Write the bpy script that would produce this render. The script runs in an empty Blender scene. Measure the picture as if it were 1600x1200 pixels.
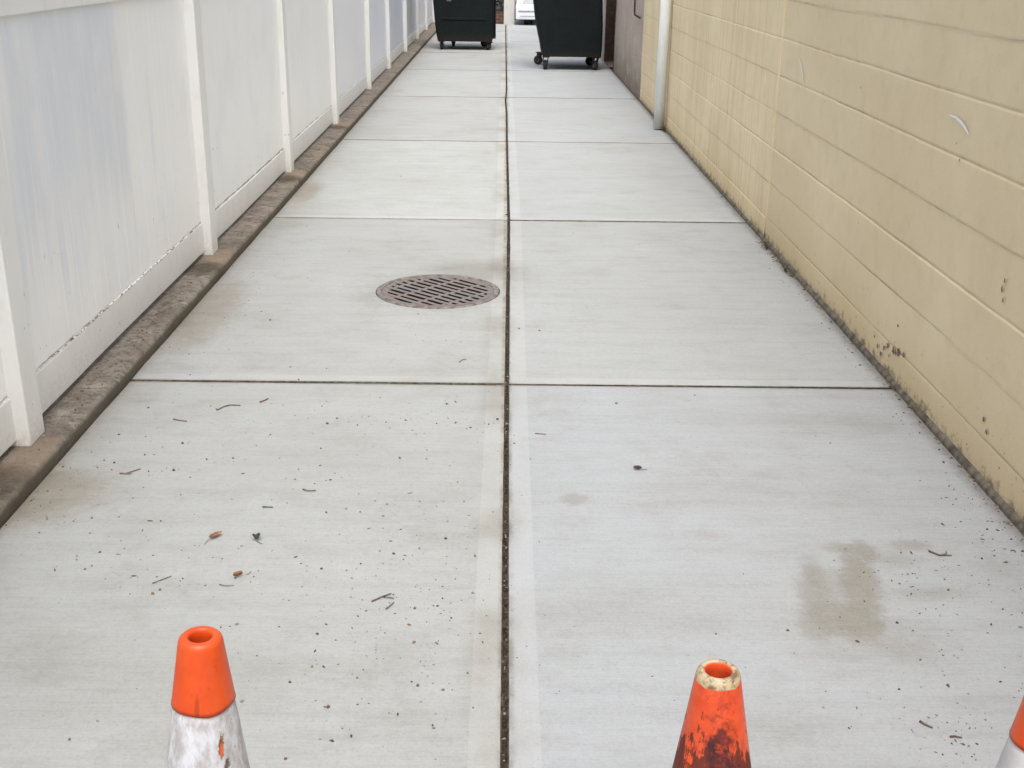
import bpy, bmesh, math, random
from mathutils import Vector, Matrix, noise
C = bpy.context.scene
rnd = random.Random(7)
R = math.radians

# ---------------------------------------------------------------- camera
CAM_H = 1.6; FPX = 1800.0
Dv = Vector((-8, 675, -FPX)).normalized()
S = .0105
Rv = Vector((1, -S, -(8 + 675 * S) / FPX)); Rv = (Rv - Dv * Rv.dot(Dv)).normalized()
Uv = Rv.cross(Dv)
cd = bpy.data.cameras.new('camera'); cam = bpy.data.objects.new('camera', cd)
C.collection.objects.link(cam)
cd.sensor_width = 36; cd.lens = 36 * FPX / 1600; cd.clip_start = .05; cd.clip_end = 2000
cam.matrix_world = Matrix.Translation((0, 0, CAM_H)) @ Matrix((Rv, Dv, Uv)).to_4x4()
C.camera = cam

# ---------------------------------------------------------------- light
SUN_EL, SUN_AZ = 62, 180          # degrees; azimuth clockwise from +Y (behind the camera, to the right)
w = bpy.data.worlds.new('World'); C.world = w; w.use_nodes = True
wn = w.node_tree; wn.nodes.clear()
sky = wn.nodes.new('ShaderNodeTexSky'); sky.sky_type = 'NISHITA'; sky.sun_disc = False
sky.sun_elevation = R(SUN_EL); sky.sun_rotation = R(SUN_AZ)
sky.dust_density = 5; sky.air_density = 1; sky.ozone_density = 1
hs = wn.nodes.new('ShaderNodeHueSaturation'); hs.inputs['Saturation'].default_value = .62   # cloud cover greys the sky
bg = wn.nodes.new('ShaderNodeBackground'); bg.inputs['Strength'].default_value = .13
wo = wn.nodes.new('ShaderNodeOutputWorld')
wn.links.new(sky.outputs[0], hs.inputs['Color']); wn.links.new(hs.outputs[0], bg.inputs[0]); wn.links.new(bg.outputs[0], wo.inputs[0])
sl = bpy.data.lights.new('sun', 'SUN'); sl.energy = .8; sl.angle = R(50); sl.color = (1, .985, .96)
so = bpy.data.objects.new('sun', sl); C.collection.objects.link(so)
az = R(SUN_AZ); el = R(SUN_EL)
sd = Vector((math.sin(az) * math.cos(el), math.cos(az) * math.cos(el), math.sin(el)))
so.rotation_euler = sd.to_track_quat('Z', 'Y').to_euler(); so.location = sd * 20
C.view_settings.view_transform = 'Standard'; C.view_settings.look = 'None'
C.view_settings.exposure = .82; C.view_settings.gamma = 1

# ---------------------------------------------------------------- materials
class NT:
    def __init__(s, name, rough=.8, spec=.3, metal=0):
        s.m = bpy.data.materials.new(name); s.m.use_nodes = True
        s.t = s.m.node_tree; s.n = s.t.nodes; s.b = s.n['Principled BSDF']
        s.b.inputs['Roughness'].default_value = rough; s.b.inputs['Metallic'].default_value = metal
        s.b.inputs['Specular IOR Level'].default_value = spec
        s.tc = s.n.new('ShaderNodeTexCoord'); s._g = None
    def pos(s, kind='Object', scale=(1, 1, 1), loc=(0, 0, 0), rot=(0, 0, 0)):
        if kind == 'World':
            if not s._g: s._g = s.n.new('ShaderNodeNewGeometry')
            src = s._g.outputs['Position']
        else: src = s.tc.outputs[kind]
        mp = s.n.new('ShaderNodeMapping'); s.t.links.new(src, mp.inputs['Vector'])
        mp.inputs['Scale'].default_value = scale; mp.inputs['Location'].default_value = loc; mp.inputs['Rotation'].default_value = rot
        return mp.outputs[0]
    def put(s, inp, v):
        if isinstance(v, (int, float)): inp.default_value = v
        elif isinstance(v, tuple): inp.default_value = (*v, 1) if len(v) == 3 and len(inp.default_value) == 4 else v
        else: s.t.links.new(v, inp)
    def noise(s, vec, scale=5, detail=4, rough=.55, dist=0):
        n = s.n.new('ShaderNodeTexNoise'); s.put(n.inputs['Vector'], vec)
        n.inputs['Scale'].default_value = scale; n.inputs['Detail'].default_value = detail
        n.inputs['Roughness'].default_value = rough; n.inputs['Distortion'].default_value = dist
        return n.outputs['Fac']
    def voro(s, vec, scale):
        n = s.n.new('ShaderNodeTexVoronoi'); s.put(n.inputs['Vector'], vec); n.inputs['Scale'].default_value = scale
        return n.outputs['Distance']
    def ramp(s, fac, lo, hi, a=0.0, b=1.0):
        n = s.n.new('ShaderNodeMapRange'); n.interpolation_type = 'SMOOTHSTEP'
        s.put(n.inputs[0], fac); n.inputs[1].default_value = lo; n.inputs[2].default_value = hi
        n.inputs[3].default_value = a; n.inputs[4].default_value = b
        return n.outputs[0]
    def math(s, op, a, b=0.0, c=None):
        n = s.n.new('ShaderNodeMath'); n.operation = op; s.put(n.inputs[0], a); s.put(n.inputs[1], b)
        if c is not None: s.put(n.inputs[2], c)
        return n.outputs[0]
    def mul(s, *a):
        r = a[0]
        for x in a[1:]: r = s.math('MULTIPLY', r, x)
        return r
    def mix(s, fac, a, b, mode='MIX'):
        n = s.n.new('ShaderNodeMix'); n.data_type = 'RGBA'; n.blend_type = mode
        s.put(n.inputs[0], fac); s.put(n.inputs[6], a); s.put(n.inputs[7], b)
        return n.outputs[2]
    def sep(s, vec):
        n = s.n.new('ShaderNodeSeparateXYZ'); s.put(n.inputs[0], vec); return n.outputs
    def attr(s, name, typ='GEOMETRY'):
        n = s.n.new('ShaderNodeAttribute'); n.attribute_name = name; n.attribute_type = typ; return n
    def blob(s, vec, c, r, soft=.5, nz=None):
        """soft elliptical stain round c with radii r"""
        o = s.sep(vec)
        d = 0.0
        for i in range(len(c)):
            t = s.math('DIVIDE', s.math('SUBTRACT', o[i], c[i]), r[i])
            t = s.math('MULTIPLY', t, t)
            d = t if i == 0 else s.math('ADD', d, t)
        d = s.math('SQRT', d)
        if nz is not None: d = s.math('ADD', d, nz)
        return s.ramp(d, 1 - soft, 1 + soft, 1, 0)
    def color(s, v): s.put(s.b.inputs['Base Color'], v)
    def rough(s, v): s.put(s.b.inputs['Roughness'], v)
    def bump(s, h, strength=.3, dist=.01):
        n = s.n.new('ShaderNodeBump'); n.inputs['Strength'].default_value = strength; n.inputs['Distance'].default_value = dist
        s.put(n.inputs['Height'], h); s.t.links.new(n.outputs[0], s.b.inputs['Normal'])

def flat(name, col, rough=.6, var=.15, scale=20, spec=.3, metal=0, bump=0):
    m = NT(name, rough, spec, metal); p = m.pos('Object')
    n = m.noise(p, scale, 5)
    d = tuple(c * (1 - var) for c in col); l = tuple(min(1, c * (1 + var)) for c in col)
    m.color(m.mix(m.ramp(n, .3, .7), d, l))
    if bump: m.bump(n, bump, .003)
    return m.m

def concrete(name, base, broom):
    m = NT(name, .85, .25); p = m.pos('World')
    big = m.noise(m.pos('World', (1, 1, 1)), 1.1, 4)
    med = m.noise(m.pos('World', (.6, 1.5, 1)), 7, 6, .6)
    fine = m.noise(p, 120, 6, .8)
    speck = m.noise(p, 420, 2, .6)
    brush = m.noise(m.pos('World', (5, 130, 1)), 1, 6, .75, .4)
    brush2 = m.noise(m.pos('World', (.7, 16, 1), (3, 1, 0)), 1, 4, .6)
    a = m.attr('tone').outputs['Color']
    c = m.mix(1, base, a, 'MULTIPLY')
    c = m.mix(m.ramp(big, .35, .7, 0, .55), c, m.mix(1, c, (.91, .905, .885), 'MULTIPLY'))
    c = m.mix(m.ramp(med, .45, .75, 0, .7), c, m.mix(1, c, (.9, .89, .865), 'MULTIPLY'))
    c = m.mix(m.ramp(med, .28, .42, .5, 0), c, m.mix(1, c, (1.07, 1.07, 1.07), 'MULTIPLY'))
    if broom:
        c = m.mix(m.ramp(brush, .38, .7, 0, .6), c, m.mix(1, c, (.89, .89, .88), 'MULTIPLY'))
        c = m.mix(m.ramp(m.noise(p, 45, 6, .75), .42, .68, 0, .5), c, m.mix(1, c, (.88, .88, .87), 'MULTIPLY'))
        c = m.mix(m.ramp(brush2, .45, .7, 0, .6), c, m.mix(1, c, (.92, .92, .91), 'MULTIPLY'))
    c = m.mix(m.ramp(fine, .5, .68, 0, .8), c, m.mix(1, c, (.84, .84, .83), 'MULTIPLY'))
    c = m.mix(m.ramp(fine, .5, .36, 0, .6), c, m.mix(1, c, (1.08, 1.08, 1.08), 'MULTIPLY'))
    c = m.mix(m.ramp(m.noise(m.pos('World', (1, 1, 1), (5, 9, 0)), 2.6, 6, .7), .5, .68, 0, .8), c, m.mix(1, c, (.905, .895, .87), 'MULTIPLY'))
    pore = m.mul(m.ramp(m.voro(p, 34), .0, .11, 1, 0), m.ramp(m.noise(p, 4, 3, .6), .46, .6))
    c = m.mix(m.mul(pore, .5), c, m.mix(1, c, (.6, .59, .57), 'MULTIPLY'))
    c = m.mix(m.ramp(speck, .68, .8, 0, .6), c, m.mix(1, c, (.55, .54, .53), 'MULTIPLY'))
    c = m.mix(m.ramp(m.noise(m.pos('World', loc=(7, 3, 0)), 260, 2, .6), .66, .76, 0, .5), c, (.7, .7, .7))
    wm = m.noise(m.pos('World', (1, .8, 1), (11, 4, 0)), 1.7, 5, .6)
    c = m.mix(m.mul(m.ramp(m.math('ABSOLUTE', m.math('SUBTRACT', wm, .52)), .0, .012, 1, 0), .22), c, m.mix(1, c, (.86, .85, .82), 'MULTIPLY'))
    c = m.mix(m.ramp(wm, .50, .60, 0, .5), c, m.mix(1, c, (.95, .945, .93), 'MULTIPLY'))
    # stains lying on the paving
    wob = m.math('MULTIPLY', m.math('SUBTRACT', m.noise(p, 24, 6, .75), .5), 1.4)
    wob2 = m.math('MULTIPLY', m.math('SUBTRACT', m.noise(p, 5, 5, .65), .5), 1.6)
    o = m.sep(p)
    tan = 0.0
    blobs = [((.868, 2.79), (.030, .09), .65, .7), ((.84, 2.66), (.042, .12), .65, .75), ((.805, 2.54), (.04, .07), .6, .6),
             ((1.043, 2.93), (.038, .06), .5, .8), ((1.0, 2.80), (.04, .14), .55, .85), ((.925, 2.72), (.05, .10), .8, .5), ((.962, 2.67), (.042, .14), .45, .85), ((.92, 2.55), (.055, .09), .5, .8), ((.865, 2.57), (.06, .075), .6, .7),
             ((.98, 2.95), (.045, .03), .6, .6), ((1.19, 2.965), (.055, .03), .8, .6), ((1.12, 2.88), (.06, .04), .9, .4), ((.235, 3.245), (.05, .035), .5, .4), ((.225, 3.25), (.03, .045), .5, .25),
             ((1.0, 2.43), (.06, .05), .9, .35), ((.9, 2.47), (.17, .1), 1.0, .35), ((.78, 3.3), (.3, .12), .9, .25), ((1.16, 2.70), (.10, .03), .8, .4), ((.6, 2.1), (.15, .1), .9, .25), ((1.25, 3.9), (.25, .1), .9, .3), ((.3, 2.6), (.3, .1), .9, .2), ((-.8, 2.3), (.4, .15), .9, .2)]
    for cc, rr, sf, st in blobs:
        b_ = m.mul(m.blob(p, cc, rr, sf, wob), st)
        tan = b_ if isinstance(tan, float) else m.math('SUBTRACT', m.math('ADD', tan, b_), m.math('MULTIPLY', tan, b_))
    c = m.mix(m.mul(tan, m.ramp(m.noise(p, 60, 5, .8), .2, .55, .75, 1)), c, m.mix(1, c, (.70, .645, .545), 'MULTIPLY'))
    # damp grey ring above the drain
    g = m.blob(p, (-.13, 5.98), (.27, .20), .6, m.mul(wob, .6))
    g = m.math('MAXIMUM', g, m.mul(m.blob(p, (-.33, 5.6), (.39, .38), .3, wob), .55))
    c = m.mix(m.mul(g, .6), c, m.mix(1, c, (.68, .655, .61), 'MULTIPLY'))
    # dirt along the kerb, along the wall and beside the middle joint
    kd = m.ramp(m.math('ADD', o[0], m.math('MULTIPLY', wob2, .32)), -1.52, -1.24, 1, 0)
    c = m.mix(m.mul(kd, .42), c, m.mix(1, c, (.72, .64, .53), 'MULTIPLY'))
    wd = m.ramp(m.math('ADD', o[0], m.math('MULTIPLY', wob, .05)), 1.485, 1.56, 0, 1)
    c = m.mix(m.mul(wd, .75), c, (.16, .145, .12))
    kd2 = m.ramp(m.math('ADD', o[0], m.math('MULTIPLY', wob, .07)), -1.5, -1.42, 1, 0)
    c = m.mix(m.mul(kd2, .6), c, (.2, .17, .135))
    jd = m.mul(m.ramp(m.math('ABSOLUTE', m.math('SUBTRACT', o[0], -.015)), .02, .1, 1, 0), m.ramp(m.noise(m.pos('World', (1, .7, 1)), 2.2, 3), .42, .62))
    c = m.mix(m.mul(jd, .75), c, m.mix(1, c, (.76, .73, .67), 'MULTIPLY'))
    je = m.ramp(m.math('ABSOLUTE', m.math('SUBTRACT', m.math('ADD', o[0], m.math('MULTIPLY', wob, .012)), .016)), .010, .026, 1, 0)
    c = m.mix(m.mul(je, m.ramp(m.noise(m.pos('World', (1, 1, 1), (1, 1, 1)), 6, 5, .7), .38, .62, .1, .8)), c, m.mix(1, c, (.52, .47, .39), 'MULTIPLY'))
    jy = None
    for yb in (4.262, 7.245, 10.5, 13.87, 17.15, 20.2):
        q_ = m.ramp(m.math('ABSOLUTE', m.math('SUBTRACT', m.math('ADD', o[1], m.math('MULTIPLY', wob, .018)), yb)), .006, .006 + .018 + .0022 * yb, 1, 0)
        jy = q_ if jy is None else m.math('MAXIMUM', jy, q_)
    c = m.mix(m.mul(jy, m.ramp(m.noise(m.pos('World', (1, .3, 1)), 5, 5, .7), .35, .62, .25, .85)), c, m.mix(1, c, (.60, .56, .49), 'MULTIPLY'))
    corner = m.mul(m.blob(p, (-1.45, 3.25), (.22, .18), .5, wob), .6)
    corner = m.math('MAXIMUM', corner, m.mul(m.blob(p, (-1.38, 5.2), (.13, .5), .5, wob), .5))
    corner = m.math('MAXIMUM', corner, m.mul(m.blob(p, (-1.4, 8.1), (.1, .35), .5, wob), .6))
    c = m.mix(corner, c, m.mix(1, c, (.70, .60, .48), 'MULTIPLY'))
    m.color(c)
    h = m.math('ADD', m.math('MULTIPLY', brush, 1.2 if broom else .15), m.math('MULTIPLY', fine, .5))
    m.bump(h, .45 if broom else .2, .002)
    return m.m

M = {}
M['broom'] = concrete('broomed_concrete', (.418, .432, .428), True)
M['trowel'] = concrete('trowelled_concrete', (.434, .445, .438), False)
M['side'] = flat('concrete_edge', (.30, .29, .26), .9, .3, 60)

def joint_mat():
    m = NT('joint_dirt', .95, .1); p = m.pos('World')
    n = m.noise(p, 55, 6, .7); l = m.noise(p, 8, 3)
    c = m.mix(m.ramp(n, .35, .7), (.022, .017, .012), (.075, .06, .045))
    c = m.mix(m.ramp(m.noise(p, 80, 3), .66, .76, 0, .7), c, (.30, .28, .24))
    c = m.mix(m.ramp(l, .55, .8, 0, .4), c, (.12, .11, .085))
    m.color(c); m.bump(n, .8, .01); return m.m
M['joint'] = joint_mat()
M['joint_edge'] = flat('dirt_stained_slab_edge', (.085, .072, .055), .95, .6, 45)

def kerb_mat():
    m = NT('kerb_concrete', .92, .15); p = m.pos('World')
    a = m.noise(p, 5, 6, .65); b = m.noise(p, 30, 6, .8); d = m.noise(m.pos('World', (1, .35, 1)), 2.2, 4)
    c = m.mix(m.ramp(a, .3, .7), (.20, .17, .138), (.315, .28, .235))
    c = m.mix(m.ramp(d, .52, .7, 0, .75), c, (.33, .27, .20))
    c = m.mix(m.ramp(b, .46, .64, 0, .75), c, (.10, .08, .06))
    c = m.mix(m.ramp(m.noise(m.pos('World', (1, 1, 1), (4, 2, 1)), 11, 6, .75), .54, .66, 0, .7), c, (.43, .385, .31))
    c = m.mix(m.ramp(m.noise(p, 90, 3, .6), .64, .74, 0, .6), c, (.5, .46, .39))
    nz = m.math('MULTIPLY', m.math('SUBTRACT', m.noise(p, 14, 4), .5), 1.3)
    for (x, y) in [(-1.53, 3.42), (-1.52, 6.0), (-1.53, 8.5), (-1.53, 11.1)]:
        s = m.blob(p, (x, y), (.07, .16), .4, nz)
        c = m.mix(m.mul(s, .55), c, (.36, .28, .20))
        s = m.blob(p, (x - .03, y - .22), (.09, .13), .5, nz)
        c = m.mix(m.mul(s, .7), c, (.075, .055, .035))
    o = m.sep(p)
    low = m.ramp(m.math('ADD', o[2], m.math('MULTIPLY', m.math('SUBTRACT', b, .5), .02)), .026, .044, 1, 0)
    c = m.mix(m.mul(low, .85), c, (.11, .095, .073))
    m.color(c); m.bump(m.math('ADD', a, b), 1, .012); return m.m
M['kerb'] = kerb_mat()

def vinyl(name, panel, rail=False):
    m = NT(name, .42, .4); p = m.pos('World')
    st = m.noise(m.pos('World', (1, 60, 1.2)), 1, 4, .6); st2 = m.noise(m.pos('World', (1, 16, .5)), 1, 4, .6)
    big = m.noise(p, 1.3, 3)
    base = (.93, .93, .91) if panel else (.81, .815, .79)
    c = base
    if panel:
        c = m.mix(m.ramp(st, .4, .75, 0, .3), c, (.87, .875, .87))
        c = m.mix(m.ramp(st2, .45, .75, 0, .3), c, (.87, .875, .87))
        nz = m.math('MULTIPLY', m.math('SUBTRACT', st2, .5), 1.0)
        o = m.sep(p)
        y0 = m.math('ADD', o[1], m.math('MULTIPLY', m.math('SUBTRACT', st2, .5), .25))
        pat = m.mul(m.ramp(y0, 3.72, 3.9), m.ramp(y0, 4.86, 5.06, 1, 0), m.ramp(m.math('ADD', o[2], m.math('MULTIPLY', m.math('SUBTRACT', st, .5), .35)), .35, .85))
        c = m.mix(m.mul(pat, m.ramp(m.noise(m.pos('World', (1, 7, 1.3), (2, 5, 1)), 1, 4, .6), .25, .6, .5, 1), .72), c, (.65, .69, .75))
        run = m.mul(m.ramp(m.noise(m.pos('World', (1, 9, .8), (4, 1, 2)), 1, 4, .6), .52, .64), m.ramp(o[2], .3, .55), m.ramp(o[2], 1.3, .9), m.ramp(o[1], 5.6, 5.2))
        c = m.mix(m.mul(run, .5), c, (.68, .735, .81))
        smg = m.mul(m.ramp(m.noise(m.pos('World', (1, 1.6, 1.2), (9, 2, 2)), 1.7, 5, .6), .5, .68), .5)
        c = m.mix(smg, c, (.84, .845, .835))
        edge = m.ramp(m.math('ADD', o[2], m.math('MULTIPLY', m.math('SUBTRACT', m.noise(p, 16, 5, .7), .5), .022)), .229, .240, 1, 0)
        c = m.mix(m.mul(edge, m.ramp(m.noise(p, 7, 4, .7), .35, .6, .25, .9)), c, (.16, .13, .10))
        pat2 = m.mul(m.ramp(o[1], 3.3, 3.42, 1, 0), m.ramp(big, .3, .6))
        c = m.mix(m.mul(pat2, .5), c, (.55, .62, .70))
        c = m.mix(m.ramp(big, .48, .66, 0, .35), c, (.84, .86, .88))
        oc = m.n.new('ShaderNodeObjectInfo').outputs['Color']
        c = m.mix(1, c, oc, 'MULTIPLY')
        h = m.math('ADD', m.mul(st, .6), m.noise(m.pos('World', (1, 1, 1)), 6, 3))
        m.bump(h, .12, .004)
    else:
        c = m.mix(m.ramp(big, .4, .7, 0, .5), c, (.76, .755, .725))
        c = m.mix(m.ramp(m.noise(m.pos('World', (1, 1.5, .6), (3, 3, 3)), 6, 6, .7), .48, .68, 0, .4), c, (.70, .69, .65))
    o = m.sep(p)
    d = m.noise(p, 60, 4, .65)
    low = m.ramp(m.math('ADD', o[2], m.math('MULTIPLY', m.math('SUBTRACT', m.noise(p, 9, 5, .7), .5), .25)), .04, .24, 1, 0)
    c = m.mix(m.mul(low, m.ramp(d, .4, .75), .45), c, (.45, .38, .29))
    c = m.mix(m.mul(m.ramp(m.noise(m.pos('World', (1, 1.5, .7)), 38, 2, .5), .72, .76), m.ramp(o[2], .1, 1.2, .85, .15)), c, (.25, .22, .19))
    if rail:
        up = m.ramp(m.math('ABSOLUTE', m.math('SUBTRACT', o[2], .2275)), .0015, .003, 1, 0)
        c = m.mix(m.mul(up, m.ramp(m.noise(p, 25, 5, .75), .35, .6, .15, .75)), c, (.38, .33, .27))
    m.color(c); return m.m
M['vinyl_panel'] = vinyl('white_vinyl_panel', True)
M['vinyl'] = vinyl('white_vinyl', False)
M['vinyl_rail'] = vinyl('white_vinyl_rail', False, True)

def paint_wall(name, ca, cb, far):
    m = NT(name, .62, .3); p = m.pos('World')
    a = m.noise(p, 1.2, 4); b = m.noise(p, 9, 6, .65); f = m.noise(p, 90, 6, .8)
    st = m.noise(m.pos('World', (1, 26, 1.0)), 1, 5, .6)
    c = m.mix(m.ramp(a, .35, .68), ca, cb)
    c = m.mix(m.ramp(b, .45, .75, 0, .5), c, m.mix(1, c, (.88, .865, .83), 'MULTIPLY'))
    c = m.mix(m.ramp(m.noise(p, 34, 5, .7), .55, .75, 0, .35), c, m.mix(1, c, (1.1, 1.08, 1.02), 'MULTIPLY'))
    if far: c = m.mix(m.ramp(st, .46, .66, 0, .6), c, m.mix(1, c, (.83, .76, .66), 'MULTIPLY'))
    g = m.attr('dirt').outputs['Fac']
    c = m.mix(m.ramp(g, 0, 1, 0, .7), c, (.23, .18, .115))
    o = m.sep(p)
    wb = m.noise(p, 18, 5, .7)
    low = m.ramp(m.math('ADD', o[2], m.math('MULTIPLY', m.math('SUBTRACT', wb, .5), .24)), -.01, .055, 1, 0)
    c = m.mix(m.mul(low, .8), c, (.12, .10, .075))
    low2 = m.ramp(m.math('ADD', o[2], m.math('MULTIPLY', m.math('SUBTRACT', b, .5), .5)), .02, .30, 1, 0)
    c = m.mix(m.mul(low2, .45), c, m.mix(1, c, (.86, .78, .64), 'MULTIPLY'))
    ch = m.mul(m.ramp(m.noise(m.pos('World', (1, 1, 1.3)), 42, 3, .55), .68, .71), m.ramp(o[2], .05, .35, .9, 0))
    c = m.mix(ch, c, (.16, .125, .085))
    ch = m.ramp(m.noise(m.pos('World', (1, 1.6, .8)), 21, 2, .5), .755, .775, 0, .6)
    c = m.mix(ch, c, (.27, .22, .16))
    m.color(c)
    c = m.mix(m.ramp(f, .5, .7, 0, .6), c, m.mix(1, c, (.90, .885, .85), 'MULTIPLY')); m.color(c)
    h = m.math('ADD', m.mul(b, .7), m.mul(f, .5))
    if far: h = m.math('ADD', h, m.mul(st, 1.2))
    m.bump(h, .35, .008)
    return m.m
M['wall_near'] = paint_wall('tan_wall_paint', (.665, .55, .35), (.725, .61, .405), False)
M['wall_far'] = paint_wall('yellow_wall_paint', (.725, .603, .388), (.785, .665, .432), True)
M['fillet'] = flat('dirty_cement_fillet', (.13, .112, .085), .95, .5, 18, bump=.3)

def stucco():
    m = NT('stained_pink_stucco', .9, .2); p = m.pos('World')
    a = m.noise(m.pos('World', (1, 2.2, .8)), 2.2, 5, .65); st = m.noise(m.pos('World', (1, 9, .7)), 1, 5, .65); f = m.noise(p, 60, 5)
    o = m.sep(p)
    c = m.mix(m.ramp(o[2], .5, 1.1), (.46, .40, .33), (.52, .41, .35))
    c = m.mix(m.ramp(a, .4, .65, 0, .7), c, (.40, .34, .28))
    c = m.mix(m.ramp(st, .5, .72, 0, .4), c, (.26, .22, .175))
    c = m.mix(m.mul(m.ramp(m.math('ADD', o[2], m.mul(a, .9)), .45, 1.05, 1, 0), .8), c, (.17, .14, .10))
    c = m.mix(m.ramp(f, .48, .62, 0, .6), c, (.24, .20, .16))
    c = m.mix(m.ramp(m.noise(m.pos('World', (1, 1, 1), (3, 3, 3)), 7, 6, .75), .52, .64, 0, .6), c, (.52, .46, .40))
    m.color(c); m.bump(m.math('ADD', a, f), .5, .01); return m.m
M['stucco'] = stucco()

def steel_green():
    m = NT('dark_green_painted_steel', .5, .22); p = m.pos('Object')
    a = m.noise(p, 4, 6, .65); b = m.noise(p, 30, 5, .65)
    c = m.mix(m.ramp(a, .35, .7), (.0032, .0058, .0064), (.0056, .0088, .0096))
    c = m.mix(m.ramp(b, .66, .75, 0, .5), c, (.03, .033, .032))
    o = m.sep(p)
    c = m.mix(m.mul(m.ramp(m.math('ADD', o[2], m.mul(b, .12)), .22, .36, 1, 0), .6), c, (.022, .016, .012))
    m.color(c); m.rough(m.ramp(b, .3, .7, .5, .75)); m.bump(a, .25, .01); return m.m
M['bin'] = steel_green()
M['caster'] = flat('rusty_black_caster', (.022, .016, .014), .6, .4, 40, bump=.3)
M['tyre'] = flat('black_rubber', (.02, .02, .02), .75, .2, 60)
M['hub'] = flat('worn_steel_hub', (.13, .12, .105), .65, .3, 60, .4, .2)

def iron():
    m = NT('rusty_cast_iron', .75, .35); p = m.pos('Object')
    a = m.noise(p, 6, 5, .65); b = m.noise(p, 60, 5, .7)
    c = m.mix(m.ramp(a, .35, .65), (.20, .165, .15), (.19, .185, .175))
    c = m.mix(m.ramp(b, .5, .72, 0, .6), c, (.12, .085, .072))
    c = m.mix(m.ramp(m.noise(p, 17, 4), .6, .72, 0, .6), c, (.28, .235, .205))
    m.color(c); m.bump(b, .5, .004); return m.m
M['iron'] = iron()
M['iron_rim'] = flat('worn_rusty_rim', (.185, .168, .156), .8, .4, 30, bump=.3)
M['pit'] = flat('drain_grime_and_shade', (.02, .017, .016), .6, .5, 20)  # grime plus the darkness of slots and pit, put into the colour

def cone_mat(name, kind):
    m = NT(name, .38, .45); p = m.pos('Object'); o = m.sep(p)
    a = m.noise(p, 14, 5, .6); b = m.noise(p, 90, 4, .6)
    if kind == 'clean':
        c = m.mix(m.ramp(a, .3, .7), (.63, .068, .009), (.73, .096, .016))
        c = m.mix(m.ramp(b, .58, .75, 0, .45), c, (.42, .045, .015))
        c = m.mix(m.ramp(m.noise(m.pos('Object', (1, 1, .25)), 60, 4, .7), .55, .7, 0, .35), c, (.45, .05, .02))
        sl_ = m.mul(m.blob(p, (.002, -.043, .612), (.0035, .02, .022), .5, m.math('MULTIPLY', m.math('SUBTRACT', a, .5), .8)), .5)
        c = m.mix(sl_, c, (.22, .02, .006))
    elif kind == 'dirty':
        c = m.mix(m.ramp(a, .3, .7), (.60, .06, .016), (.82, .12, .036))
        # scuffed bare plastic at the lip
        zz = m.math('ADD', o[2], m.math('MULTIPLY', m.math('SUBTRACT', m.noise(p, 45, 4), .5), .014))
        lip = m.ramp(zz, .6955, .6985)
        rad = m.math('SQRT', m.math('ADD', m.mul(o[0], o[0]), m.mul(o[1], o[1])))
        lip = m.mul(lip, m.ramp(rad, .0175, .0195))
        lc = m.mix(m.ramp(m.noise(p, 70, 5, .7), .42, .62), (.52, .41, .26), (.17, .125, .07))
        gr = m.noise(m.pos('Object', (1, 1, .35)), 75, 5, .7)
        down = m.ramp(o[2], .69, .50, 0, 1)
        k = m.ramp(m.math('SUBTRACT', m.math('ADD', gr, m.mul(down, .42)), 0), .64, .72)
        c = m.mix(m.ramp(m.noise(m.pos('Object', (1, 1, .3), (3, 1, 1)), 50, 5, .75), .5, .66, 0, .55), c, (.38, .035, .03))
        c = m.mix(m.mul(k, .88), c, (.06, .014, .012))
        # the dark sooty plume up the front
        wob = m.math('MULTIPLY', m.math('SUBTRACT', m.noise(p, 60, 5, .7), .5), 1.8)
        pl = m.blob(m.pos('Object'), (-.008, -.06, .49), (.027, .08, .165), .25, wob)
        c = m.mix(m.mul(pl, .93), c, m.mix(m.ramp(b, .35, .7), (.028, .010, .010), (.15, .02, .022)))
        c = m.mix(lip, c, lc)
        m.rough(m.ramp(k, 0, 1, .35, .7))
    elif kind == 'sleeve':
        g = m.noise(m.pos('Object', (1, 1, .45)), 42, 6, .7)
        c = m.mix(m.ramp(g, .38, .62), (.64, .655, .70), (.42, .40, .40))
        c = m.mix(m.ramp(m.noise(m.pos('Object', (1, 1, .3)), 24, 5, .65), .5, .66, 0, .6), c, (.40, .35, .31))
        c = m.mix(m.ramp(m.noise(m.pos('Object', (1, 1, .5), (.4, .2, .1)), 70, 4, .6), .66, .72, 0, .8), c, (.17, .14, .11))
        wob = m.math('MULTIPLY', m.math('SUBTRACT', m.noise(p, 130, 5, .75), .5), 2.6)
        t = m.blob(p, (.035, -.046, .551), (.0035, .02, .017), .25, wob)
        t2 = m.blob(p, (.0425, -.05, .520), (.004, .02, .010), .25, wob)
        c = m.mix(t, c, (.20, .08, .03)); c = m.mix(m.mul(t2, .9), c, (.09, .04, .025))
        t3 = m.blob(p, (.0355, -.046, .546), (.0022, .02, .009), .3, wob)
        c = m.mix(t3, c, (.75, .12, .03))
        m.rough(.5); m.bump(g, .6, .004)
    elif kind == 'body':
        c = m.mix(m.ramp(a, .3, .7), (.75, .08, .02), (.88, .12, .03))
        c = m.mix(m.ramp(b, .55, .7, 0, .5), c, (.2, .05, .03))
    elif kind == 'sleeve_clean':
        c = m.mix(m.ramp(a, .35, .7), (.62, .61, .61), (.52, .50, .49))
        c = m.mix(m.ramp(b, .62, .72, 0, .5), c, (.3, .27, .25))
        m.rough(.5)
    m.color(c)
    if kind in ('clean', 'dirty'): m.bump(m.math('ADD', a, b), .15, .003)
    return m.m
M['cone_cap'] = cone_mat('orange_cone_plastic', 'clean')
M['cone_dirty'] = cone_mat('grimy_orange_plastic', 'dirty')
M['cone_body'] = cone_mat('faded_orange_plastic', 'body')
M['sleeve'] = cone_mat('peeling_white_sleeve', 'sleeve')
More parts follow.
